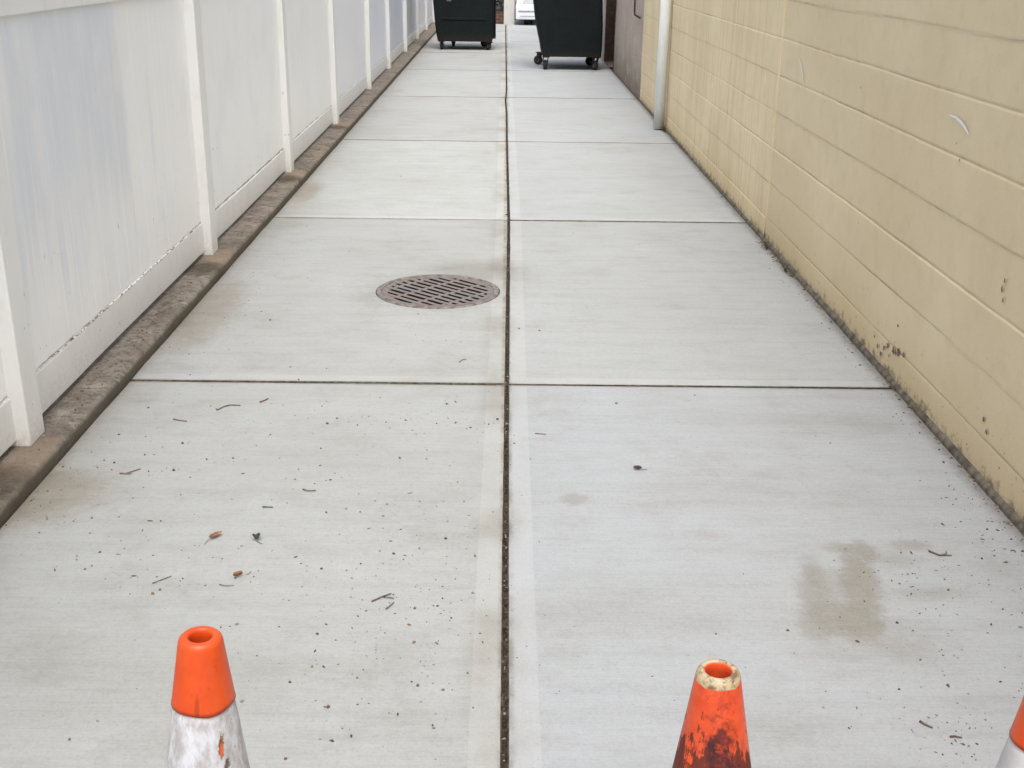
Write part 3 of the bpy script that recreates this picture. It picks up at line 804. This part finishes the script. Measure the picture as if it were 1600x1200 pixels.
# ---------------------------------------------------------------- wheeled bins
def make_bin(name, label, loc, secs, depth, zb, rotz=0, wheels=(), flange=False, hw=.5):
    t = thing(name, label, 'bin', loc, rotz, 'dark wheeled bins at the far end of the alley')
    bm = bmesh.new(); rings = []
    def ring(z, x0, x1, y0, y1, r=.035):
        pts = []
        for (cx, cy, a0) in ((x1 - r, y0 + r, -90), (x1 - r, y1 - r, 0), (x0 + r, y1 - r, 90), (x0 + r, y0 + r, 180)):
            for q in range(5):
                a = R(a0 + q * 22.5); pts.append(bm.verts.new((cx + r * math.cos(a), cy + r * math.sin(a), z)))
        return pts
    for z, x0, x1, g in secs: rings.append(ring(z, x0, x1, -g, depth + g))
    # rim and inner wall
    z, x0, x1, g = secs[-1]
    rings.append(ring(z, x0 - .03, x1 + .03, -g - .03, depth + g + .03)); rings.append(ring(z + .05, x0 - .03, x1 + .03, -g - .03, depth + g + .03))
    rings.append(ring(z + .05, x0 + .01, x1 - .01, -g + .01, depth + g - .01)); rings.append(ring(zb + .02, secs[0][1] + .02, secs[0][2] - .02, .02, depth - .02))
    for a, b in zip(rings, rings[1:]):
        for i in range(20): bm.faces.new((a[i], a[(i + 1) % 20], b[(i + 1) % 20], b[i]))
    bm.faces.new(rings[0][::-1]); bm.faces.new(rings[-1])
    # pressed stiffening ribs on the front
    m0, m1 = secs[1][1] + .1, secs[1][2] - .1
    if flange: box(bm, m0, m1, -secs[-2][3] - .012, -.0, secs[2][0] - .02, secs[2][0] + .02, .005)
    obj('body', bm, 'bin', t)
    bm = bmesh.new(); zt = secs[-1][0] + .052
    xa, xb = secs[-1][1], secs[-1][2]; xm = (xa + xb) / 2
    for a, b in ((xa - .035, xm - .004), (xm + .004, xb + .035)):
        vs = []
        for (y, z) in ((-.08, zt - .03), (-.075, zt + .012), (.25, zt + .06), (depth * .6, zt + .085), (depth + .07, zt + .03), (depth + .07, zt)):
            vs.append((bm.verts.new((a, y, z)), bm.verts.new((b, y, z))))
        for p, q in zip(vs, vs[1:] + vs[:1]): bm.faces.new((p[0], p[1], q[1], q[0]))
        bm.faces.new([v[0] for v in vs]); bm.faces.new([v[1] for v in vs][::-1])
    bmesh.ops.recalc_face_normals(bm, faces=bm.faces[:]); obj('lid', bm, 'tyre', t)
    bm = bmesh.new(); zz = secs[-1][0] - .12
    tube(bm, [(xm - .22, -.06, zz), (xm - .22, -.10, zz), (xm + .22, -.10, zz), (xm + .22, -.06, zz)], [.012] * 4, 8); obj('handle', bm, 'caster', t)
    bm = bmesh.new(); x0, x1 = secs[0][1], secs[0][2]
    box(bm, x0 + .004, x1 - .004, .004, depth - .004, zb - .018, zb - .001, .003); obj('undercarriage', bm, 'caster', t)
    for (wx, wy, yaw) in wheels:
        r_ = .068
        c_ = bpy.data.objects.new('caster', None); link(c_, t); c_.location = (wx, wy, 0); c_.rotation_euler = (0, 0, yaw)
        bm = bmesh.new(); box(bm, -.05, .05, -.05, .05, zb - .030, zb - .019, .002)
        for s in (-1, 1):
            s0, s1 = (s * .031, s * .036); s0, s1 = min(s0, s1), max(s0, s1)
            vs = [bm.verts.new(p) for x in (s0, s1) for p in ((x, -.035, zb - .0305), (x, .035, zb - .0305), (x, .055, r_ - .012), (x, .03, r_ - .014))]
            for f in ((0, 1, 2, 3), (7, 6, 5, 4), (0, 4, 5, 1), (1, 5, 6, 2), (2, 6, 7, 3), (3, 7, 4, 0)): bm.faces.new([vs[i] for i in f])
        bmesh.ops.recalc_face_normals(bm, faces=bm.faces[:]); obj('fork', bm, 'caster', c_)
        bm = bmesh.new(); lathe(bm, [(.03, -.022), (r_ - .006, -.024), (r_, -.016), (r_, .016), (r_ - .006, .024), (.03, .022)], 28, (.03, r_), axis='x'); obj('wheel', bm, 'tyre', c_, True)
        bm = bmesh.new(); lathe(bm, [(.032, -.0245), (.034, -.0265), (.012, -.03), (.012, .03), (.034, .0265), (.032, .0245)], 20, (.03, r_), axis='x'); obj('hub', bm, 'hub', c_, True)
    if flange:
        bm = bmesh.new(); xr = secs[0][2]
        box(bm, xr + .001, xr + .055, .25, .42, zb + .02, 1.05, .004); obj('lift_pocket', bm, 'bin', t)
        bm = bmesh.new(); box(bm, secs[0][1] + .16, secs[0][1] + .24, -.03, -.001, .80, .86, .004); obj('latch', bm, 'hub', t)
    return t
make_bin('wheeled_bin', 'nearer dark green bin on four casters, its left side flaring out, beside the right wall', (.95, 17.27, 0),
         [(.20, -.42, .435, 0), (.34, -.445, .44, .005), (.62, -.51, .44, .02), (.97, -.555, .42, .04), (1.25, -.575, .42, .05)], 1.0, .205,
         wheels=((-.37, .06, R(8)), (.36, .07, R(25)), (-.43, .87, R(60)), (.3, .85, R(-55))))
make_bin('wheeled_bin', 'farther dark green bin on casters with a latch, beside the white fence', (-.69, 20.7, 0),
         [(.155, -.49, .455, 0), (.3, -.52, .465, .005), (.52, -.54, .47, .01), (.85, -.565, .475, .015), (1.15, -.58, .48, .03)], .95, .16,
         wheels=((-.42, .08, R(5)), (.40, .05, R(28)), (-.25, .86, R(10)), (.33, .84, R(70))), flange=True)

# ---------------------------------------------------------------- traffic cones
def cone_r(z): return .0285 + .152 * (.71 - z)
def make_cone(name, label, loc, tilt, capmat, sleeve, h0=.71):
    t = thing(name, label, 'traffic cone', loc, 0, 'orange traffic cones across the near end of the alley'); t.rotation_euler = tilt
    top = cone_r(.71)
    off = .0035 if sleeve else 0
    # outer skin, rounded lip, hollow inside
    zl = .606 if sleeve else .03
    bm = bmesh.new(); P = []
    if sleeve:
        P = [(cone_r(.604) - .002, .604), (cone_r(.604) + off + .0005, .603), (cone_r(.61) + off, .61), (cone_r(.66) + off, .66)]
    else:
        P = [(cone_r(.03), .03), (cone_r(.1), .1), (cone_r(.3), .3), (cone_r(.45), .45), (cone_r(.55), .55), (cone_r(.66), .66)]
    P += [(cone_r(.70) + off, .700), (cone_r(.704) + off - .0008, .7045), (cone_r(.708) + off - .0032, .7078), (.0245 + off * .5, .7095), (.0205, .7095), (.0182, .708), (.0172, .7045), (.0175, .695), (cone_r(.62) - .006, .62)]
    if not sleeve: P += [(cone_r(.3) - .006, .3), (cone_r(.03) - .006, .03)]
    else: P += [(cone_r(.604) - .0035, .604)]
    lathe(bm, P, 64, closed=True)
    if sleeve:                                        # split at the foot of the collar
        for v in bm.verts:
            if .6 < v.co.z < .615: v.co.z += .0035 * nz(math.atan2(v.co.y, v.co.x) * 1.3, 3.3, loc[0] * 9)
    obj('collar' if sleeve else 'cone_body', bm, capmat, t, True)
    if sleeve:
        bm = bmesh.new(); P = [(cone_r(z) + (.0016 if .40 < z < .60 else .0), z) for z in (.6045, .59, .56, .53, .50, .47, .44, .41)]
        P += [(cone_r(z), z) for z in (.398, .3, .15, .03)] + [(cone_r(.03) - .004, .03), (cone_r(.3) - .004, .3), (cone_r(.6045) - .004, .6045)]
        lathe(bm, P, 64, closed=True)
        for f in bm.faces:
            if .405 < f.calc_center_median().z: f.material_index = 1
        for v in bm.verts:
            if .40 < v.co.z < .59:
                a = math.atan2(v.co.y, v.co.x); k = 1 + .014 * nz(a * 2.5, v.co.z * 30, loc[0] * 7); v.co.x *= k; v.co.y *= k
        obj('cone_body', bm, ['cone_body', sleeve], t, True)
    bm = bmesh.new(); box(bm, -.18, .18, -.18, .18, 0, .029, .008)
    obj('base', bm, 'cone_base', t)
    t.scale = (.925, .925, h0 / .71) if sleeve else (1.01, 1.01, h0 / .71)
    return t
make_cone('traffic_cone', 'traffic cone with clean orange collar over a peeling white sleeve, at lower left', (-.445, 1.385, 0), (0, R(2.2), 0), 'cone_cap', 'sleeve', .702)
make_cone('traffic_cone', 'grimy orange traffic cone with scuffed beige lip and black soot down its front', (.311, 1.315, 0), (R(-.5), R(-1.2), R(12)), 'cone_dirty', None, .699)
make_cone('traffic_cone', 'partly cut off orange and white traffic cone in the bottom right corner', (.763, 1.33, 0), (0, R(0.5), R(70)), 'cone_cap', 'sleeve2', .676)

# ---------------------------------------------------------------- far end
t = thing('brick_wall', 'low dark brown brick wall at the alley end behind the farther bin', 'wall', (0, 28.55, 0))
bm = bmesh.new(); box(bm, -2.3, -.06, 0, .25, -.1, .30); obj('wall_body', bm, 'brick', t)
bm = bmesh.new(); box(bm, -2.32, -.06, -.02, .27, .301, .34, .005); obj('coping', bm, 'darkwood', t)
bm = bmesh.new()
for k in range(9): box(bm, -2.2 + k * .26, -2.175 + k * .26, .11, .135, .34, 1.5, .003)
box(bm, -2.25, -.06, .105, .14, 1.45, 1.5, .003); obj('railing', bm, 'caster', t)
# dark shrub behind the railing
sh = thing('shrub', 'dark shrub showing behind the low brick wall at the alley end', 'shrub', (-.7, 29.25, -.13))
bm = bmesh.new()
for k in range(2600):
    a = rnd.uniform(0, 6.283); b = rnd.uniform(-1, 1); r = rnd.uniform(.4, 1) ** .5
    c = Vector((1.0 * r * math.cos(a) * math.sqrt(1 - b * b), .5 * r * math.sin(a) * math.sqrt(1 - b * b), .95 + .85 * r * b))
    c += c.normalized() * .12 * nz(c.x * 3, c.y * 3, c.z * 3)
    u = Vector((rnd.gauss(0, 1), rnd.gauss(0, 1), rnd.gauss(0, 1))).normalized() * .035; v = Vector((rnd.gauss(0, 1), rnd.gauss(0, 1), rnd.gauss(0, 1))).normalized() * .022
    bm.faces.new([bm.verts.new(c + s) for s in (-u, v, u, -v)])
obj('foliage', bm, 'hedge', sh)
bm = bmesh.new()
for k in range(6): tube(bm, [(.04 * k - .1, 0, 0), (.1 * k - .25, .02, .5), (.25 * k - .62, .05, 1.1)], [.03, .02, .008], 7)
obj('stem', bm, 'twig', sh)
pr = thing('painted_pier', 'cream painted pier at the alley end between the two bins', 'pier', (.075, 28.5, 0))
bm = bmesh.new(); box(bm, -.13, .12, -.15, .25, -.1, 2.3, .006); obj('shaft', bm, 'pier', pr)
bm = bmesh.new(); box(bm, -.16, .15, -.18, .28, 2.301, 2.38, .008); obj('cap', bm, 'pier', pr)
# parked white car seen from behind
t = thing('parked_car', 'white parked car whose rear corner shows beside the nearer bin at the alley end', 'car', (1.12, 28.15, -.0))
prof = [(0, .30), (-.02, .45), (0, .62), (.06, .66), (.10, .92), (.3, 1.0), (.75, 1.40), (1.5, 1.47), (2.3, 1.43), (2.95, 1.02), (3.9, .88), (4.2, .68), (4.22, .32), (4.0, .22), (.2, .22)]
bm = bmesh.new(); nn = 7; cols = []
for q in range(nn):
    x = -.88 + 1.76 * q / (nn - 1); k = abs(x) / .88
    cols.append([bm.verts.new((x * (1 - (.16 * max(0, (z - .92)) / .5)), y + (.10 * k ** 4 if y < 2 else -.15 * k ** 4), z - .015 * k * k * (z > .9))) for y, z in prof])
for a, b in zip(cols, cols[1:]):
    for i in range(len(prof)): bm.faces.new((a[i], a[(i + 1) % len(prof)], b[(i + 1) % len(prof)], b[i]))
bm.faces.new(cols[0]); bm.faces.new(cols[-1][::-1]); bmesh.ops.recalc_face_normals(bm, faces=bm.faces[:])
obj('body', bm, 'car', t)
bm = bmesh.new()
vs = [bm.verts.new(p) for p in ((-.66, .31, 1.04), (.66, .31, 1.04), (.60, .70, 1.38), (-.60, .70, 1.38))]
for v in vs: v.co.y -= .02; v.co.z += .01
bm.faces.new(vs); obj('rear_window', bm, 'glass', t)
for s in (-1, 1):
    bm = bmesh.new(); vs = [bm.verts.new(p) for p in ((s * .872, .6, 1.0), (s * .872, 2.75, 1.02), (s * .80, 2.2, 1.38), (s * .80, .9, 1.38))]
    for v in vs: v.co.x += s * .006
    bm.faces.new(vs); obj('side_window', bm, 'glass', t)
    bm = bmesh.new(); box(bm, min(s * .62, s * .84), max(s * .62, s * .84), -.01 + .04, .10, .68, .86, .01); obj('tail_lamp', bm, 'lampred', t)
    for y in (.62, 3.4):
        w_ = bpy.data.objects.new('wheel', None); link(w_, t); w_.location = (s * (.72 if y > 1 else .60), y if y > 1 else .34, 0)
        bm = bmesh.new(); lathe(bm, [(.18, -.1), (.29, -.1), (.31, -.085), (.31, .085), (.29, .1), (.18, .1)], 32, (0, .31), axis='x'); obj('tyre', bm, 'tyre', w_, True)
        bm = bmesh.new(); lathe(bm, [(.02, -.095), (.18, -.103), (.18, .103), (.02, .095)], 24, (0, .31), axis='x'); obj('rim', bm, 'strap', w_, True)
bm = bmesh.new(); box(bm, -.90, .90, -.06, .12, .13, .47, .03, seg=3); obj('bumper', bm, 'car', t, True)
bm = bmesh.new(); box(bm, -.84, .84, -.068, -.061, .30, .33); box(bm, -.8, -.35, -.066, -.061, .20, .212); obj('bumper_trim', bm, 'trim', t)
bm = bmesh.new(); box(bm, -.74, -.44, -.034, -.001, .475, .60, .004); obj('number_plate', bm, 'plate', t)
# buildings closing the view beyond the road
t = thing('far_building', 'plain pale building across the road beyond the alley', 'building', (0, 45, 0))
bm = bmesh.new(); box(bm, -14, 14, 0, 6, -.1, 5.5); obj('wall_body', bm, 'grey_wall', t)
for k in range(8):
    fb = bmesh.new(); x = -12 + k * 3.2; box(fb, x, x + 1.2, -.05, -.001, 1.6, 3.1, .01); wd = obj('window', fb, 'pier', t)
    fb = bmesh.new(); box(fb, x + .08, x + 1.12, -.056, -.051, 1.68, 3.02); obj('pane', fb, 'glass', wd)

# ---------------------------------------------------------------- leaves, twigs and litter
def leaf(name, label, x, y, L, W, rot, curl, mat, cat='leaf', grp='leaves lying on the paving', stem=True):
    bm = bmesh.new(); n = 9; rows = []
    for i in range(n + 1):
        s = i / n; wv = W * math.sin(math.pi * min(1, s * .97 + .03)) ** .8 * (1 + .25 * nz(s * 9, x * 7)) * .5
        cy = (s - .5) * L
        rows.append([bm.verts.new((u * wv * math.cos(curl * .6), cy * math.cos(curl * (s - .5)), .003 + abs(u) ** 1.5 * wv * math.sin(curl * .6) + .35 * L * curl * (s - .5) ** 2 + .002 * (1 + nz(s * 7, u * 3, y)))) for u in (-1, -.5, 0, .5, 1)])
    for a, b in zip(rows, rows[1:]):
        for q in range(4): bm.faces.new((a[q], a[q + 1], b[q + 1], b[q]))
    ext = bmesh.ops.extrude_face_region(bm, geom=bm.faces[:]); bmesh.ops.translate(bm, verts=[v for v in ext['geom'] if isinstance(v, bmesh.types.BMVert)], vec=(0, 0, .0006))
    if stem: tube(bm, [(0, -.48 * L, .004), (.004, -.7 * L, .002), (.012, -.9 * L, .0015)], [.0009, .0008, .0006], 5)
    bmesh.ops.recalc_face_normals(bm, faces=bm.faces[:])
    o = obj(name, bm, mat, smooth=True, loc=(x, y, 0)); o.rotation_euler = (0, 0, rot)
    return tag(o, label, cat, grp)
leaf('fallen_leaf', 'curled brown leaf left of the star-shaped dark leaf on the left slab', -.826, 2.974, .055, .022, R(-38), 1.1, 'leaf_brown')
leaf('fallen_leaf', 'small dark crumpled leaf right of the curled brown leaf on the left slab', -.706, 2.964, .036, .034, R(20), 1.4, 'leaf_dark')
leaf('fallen_leaf', 'hooked reddish brown leaf just beyond the clean orange cone', -.712, 2.748, .045, .024, R(120), 1.9, 'leaf_brown')
leaf('fallen_leaf', 'dark brown leaf alone in the middle of the right slab', .45, 3.471, .034, .022, R(75), 1.0, 'leaf_dark')
def twig(label, pts, r=.0022, branch=None, mat='twig'):
    mx = sum(p[0] for p in pts) / len(pts); my = sum(p[1] for p in pts) / len(pts)
    sh = lambda q: [(mx + (a - mx) * .72 + .003 * nz(a * 50, b * 50), my + (b - my) * .72 + .004 * nz(b * 50, a * 50, 3)) for a, b in q]
    pts = sh(pts); branch = sh(branch) if branch else None
    x0, y0 = pts[0]; bm = bmesh.new()
    P = [(px - x0, py - y0, .003 + .0015 * abs(nz(i * 1.7, px * 5))) for i, (px, py) in enumerate(pts)]
    r *= .62
    tube(bm, P, [r * (1.1 - .6 * i / len(P)) for i in range(len(P))], 6)
    if branch:
        Q = [(px - x0, py - y0, .004) for px, py in branch]; tube(bm, Q, [r * .8 - .3 * r * i / len(Q) for i in range(len(Q))], 5)
    return tag(obj('twig', bm, mat, smooth=True, loc=(x0, y0, 0)), label, 'twig', 'twigs lying on the paving')
twig('straight pale brown twig near the kerb on the left slab', [(-1.20, 3.865), (-1.16, 3.85), (-1.125, 3.842)], .0035)
twig('crooked twig with a seed head nearest the cross joint on the left slab', [(-1.065, 3.94), (-1.04, 3.99), (-1.01, 4.015), (-.96, 4.01)], .004, [(-1.065, 3.94), (-1.075, 3.965)])
twig('short dark twig right of the seed-headed twig', [(-.915, 4.03), (-.895, 4.06), (-.885, 4.085)], .0042)
twig('forked brown twig on the left slab near the kerb', [(-1.245, 3.40), (-1.21, 3.395), (-1.19, 3.395)], .004, [(-1.215, 3.40), (-1.165, 3.445)])
twig('short horizontal twig in the middle of the left slab', [(-.635, 3.295), (-.61, 3.283), (-.575, 3.285)], .0038)
twig('stubby dark twig just above the star-shaped dark leaf', [(-.735, 3.165), (-.714, 3.169), (-.69, 3.167)], .0038)
twig('thin diagonal twig above and left of the clean orange cone', [(-.94, 2.70), (-.91, 2.73), (-.885, 2.755)], .0022)
twig('branched twig left of the middle joint on the left slab', [(-.345, 2.62), (-.31, 2.65), (-.28, 2.675)], .003, [(-.31, 2.65), (-.265, 2.64)])
twig('small slanting twig below the branched twig', [(-.30, 2.585), (-.285, 2.605), (-.275, 2.63)], .003)
twig('small bent twig on the slab between the drain and the cross joint', [(-.185, 4.50), (-.17, 4.545), (-.145, 4.555)], .003)
twig('thin reddish twig just right of the middle joint', [(.11, 3.765), (.135, 3.76), (.165, 3.755)], .0025)
twig('thin twig below the hooked brown leaf', [(-.76, 2.705), (-.735, 2.70), (-.705, 2.705)], .002)
twig('longer black twig at the lower right near the cut off cone', [(.935, 2.145), (.95, 2.13), (.965, 2.115)], .0042, mat='bit_dark')
twig('flat black twig right of the longer black twig', [(.985, 2.09), (1.0, 2.088), (1.02, 2.085)], .0038, mat='bit_dark')
twig('curled dark twig at the edge of the tan stain on the right slab', [(1.22, 2.93), (1.25, 2.90), (1.28, 2.905), (1.29, 2.93)], .004, [(1.25, 2.90), (1.30, 2.895)], 'bit_dark')
twig('thin twig lying on the kerb beside the second fence post', [(-1.565, 4.95), (-1.545, 5.0), (-1.525, 5.02)], .004)
for o_ in [o for o in C.collection.objects if o.name.startswith('twig')]:
    if o_.location.x < -1.5: o_.location.z = .053

def litter(name, label, gen, n, mats, wts):
    bm = bmesh.new()
    for k in range(n):
        g = gen()
        if g is None: continue
        x, y, z, s = g
        mi = rnd.choices(range(len(mats)), wts)[0]
        el_ = rnd.choice((1, 1.2, 1.6, 2.4, 3.5)); a = rnd.uniform(0, 3.15)
        Lx = s * math.sqrt(el_); Wx = s / math.sqrt(el_)
        ca, sa = math.cos(a), math.sin(a); ring = []; m_ = 6
        for q in range(m_):
            th = 2 * math.pi * q / m_; rr_ = 1 + rnd.uniform(-.3, .3)
            u, v = Lx * math.cos(th) * rr_, Wx * math.sin(th) * rr_
            ring.append((x + u * ca - v * sa, y + u * sa + v * ca))
        b = [bm.verts.new((px, py, z)) for px, py in ring]
        tp = [bm.verts.new((x + (px - x) * .65, y + (py - y) * .65, z + min(Wx, .006) * rnd.uniform(.6, 1.1))) for px, py in ring]
        for q in range(m_): bm.faces.new((b[q], b[(q + 1) % m_], tp[(q + 1) % m_], tp[q])).material_index = mi
        bm.faces.new(tp).material_index = mi
    o = obj(name, bm, mats); o['kind'] = 'stuff'; o['label'] = label; o['category'] = 'litter'; return o
MM = ['bit_dark', 'bit_brown', 'bit_grey']
def clump(cs):
    def g():
        c = rnd.choices(cs, [q[4] for q in cs])[0]
        x = rnd.gauss(c[0], c[2]); y = rnd.gauss(c[1], c[3])
        if abs(x) < .012 or x < -1.46 or x > 1.545: return None
        if math.hypot(x - GC[0], y - GC[1]) < .31: return None
        return (x, y, 0, max(.0011, min(.0055, rnd.lognormvariate(math.log(.0017), .5))))
    return g
litter('leaf_litter', 'scattered dark crumbs, seeds and leaf bits on the left slabs',
       clump([(-.33, 2.95, .18, .28, 3), (-.3, 3.9, .22, .12, 1.5), (-.2, 2.5, .13, .25, 3), (-.45, 2.3, .22, .22, 1.5), (-1.0, 2.8, .22, .15, 1.6), (-1.2, 3.3, .2, .3, 1.5),
              (-1.28, 4.7, .12, .5, 2), (-1.3, 5.5, .09, .4, 1.5), (-.9, 5.2, .3, .7, 1.2), (-.3, 4.9, .2, .3, .8), (-1.25, 7, .15, 1.0, 1), (-.8, 3.6, .4, .4, 1.2), (-1.4, 3.2, .05, .2, 2.2), (-.7, 9, .5, 2.5, .7), (-.6, 2.1, .5, .3, .8)]),
       1050, MM, (4, 3, 4))
litter('leaf_litter', 'scattered dark grit and crumbs on the right slabs by the tan stain',
       clump([(1.13, 2.82, .09, .10, 2.2), (1.2, 2.6, .14, .2, 2), (1.02, 2.08, .08, .05, 1.6), (1.3, 2.4, .2, .25, 1.6), (.95, 2.25, .25, .2, 1.4), (1.47, 3.1, .04, .3, 1.6), (1.5, 4.3, .03, 1.0, 1.8), (1.5, 5.8, .03, .8, 1.5), (.6, 3.2, .5, .7, .6), (.6, 6, .6, 2, .5), (1.42, 2.6, .08, .3, 1.5), (.1, 2.9, .05, .6, .35)]),
       620, MM, (5, 1, 3))
# explicit larger dots seen on the paving
DOTS = [(-1.20, 3.55), (-.985, 3.52), (-.90, 3.53), (-1.07, 3.43), (-.745, 3.535), (-.84, 3.41), (-1.15, 3.42), (-.60, 3.48), (-1.13, 2.88), (-.995, 2.75), (-1.22, 2.78), (-.86, 2.74), (-.905, 2.68), (-.62, 3.62), (-.53, 3.14),
        (.73, 2.51), (-.45, 2.40), (-.36, 2.06), (.165, 4.96), (-.16, 2.98), (1.37, 2.89), (1.43, 2.87), (1.32, 2.62), (1.02, 2.55), (-.52, 3.83), (-.35, 3.88), (-1.34, 3.72), (.03, 3.5), (-.44, 2.52)]
it = iter(DOTS)
litter('seed_litter', 'small black seeds dotted over both near slabs', lambda: (*next(it), 0, rnd.uniform(.003, .0052)), len(DOTS), ['bit_dark'], (1,))
def kg():
    y = rnd.choice([rnd.uniform(2.5, 6), rnd.uniform(2.5, 12), rnd.gauss(4.1, .3), rnd.gauss(5.1, .3)])
    return (rnd.uniform(-1.60, -1.50), y, .051, max(.0013, rnd.lognormvariate(math.log(.0032), .5)))
litter('kerb_litter', 'dry crumbs and leaf bits lying on the kerb under the fence', kg, 420, MM, (5, 3, 2))
def rg():
    y = rnd.choice([rnd.gauss(5.3, .35), rnd.gauss(7.9, .3), rnd.gauss(4.3, .2), rnd.uniform(2.8, 12), rnd.uniform(3.7, 5.6)])
    for a in PY:
        if abs(y - a) < .07: return None
    return (-1.618 + .021 - .004 - .0038 * (y - 3.555) + rnd.uniform(-.003, .003), y, .2285 + rnd.uniform(0, .002), rnd.uniform(.0012, .0042))
litter('rail_litter', 'dark crumbs caught along the ledge of the bottom fence rail', rg, 210, ['bit_dark', 'bit_brown'], (3, 1))
def bg_():
    y = rnd.choice([rnd.uniform(2.6, 6.8), rnd.uniform(2.6, 13), rnd.gauss(6.3, .25), rnd.gauss(11.3, .1)])
    return (1.548 - abs(rnd.gauss(0, .012)), y, 0, max(.0013, min(.011, rnd.lognormvariate(math.log(.0023), .55))))
litter('wall_litter', 'dark dirt crumbs gathered at the foot of the block walls', bg_, 600, MM, (6, 2, 1))
def jg():
    y = rnd.uniform(1.9, 12); return (lerp_list(y, CJ) + rnd.uniform(-.008, .008), y, -.006, rnd.uniform(.0015, .0042))
litter('joint_litter', 'grit and crumbs caught in the middle joint', jg, 380, ['bit_dark', 'bit_grey'], (3, 1))
# dry weed tufts at the foot of the wall
for (x, y, n, lab) in ((1.535, 6.55, 9, 'wispy dry weed tuft at the wall foot just before the colour change'), (1.53, 6.05, 8, 'low dry weed tuft at the wall foot nearest the camera'), (1.545, 11.25, 7, 'dead leaf tuft caught at the foot of the drainpipe')):
    bm = bmesh.new()
    for k in range(n):
        a = rnd.uniform(1.7, 4.6); L = rnd.uniform(.03, .075); c = Vector((math.cos(a), math.sin(a), 0))
        tube(bm, [Vector((rnd.uniform(-.01, .01), rnd.uniform(-.05, .05), 0)) + c * L * s + Vector((0, 0, L * .7 * math.sin(s * 2.4))) for s in (0, .35, .7, 1)], [.0016, .0015, .0012, .0006], 5)
    tag(obj('dry_weed', bm, 'bit_dark', smooth=True, loc=(x, y, 0)), lab, 'weed', 'dry weeds at the wall foot')
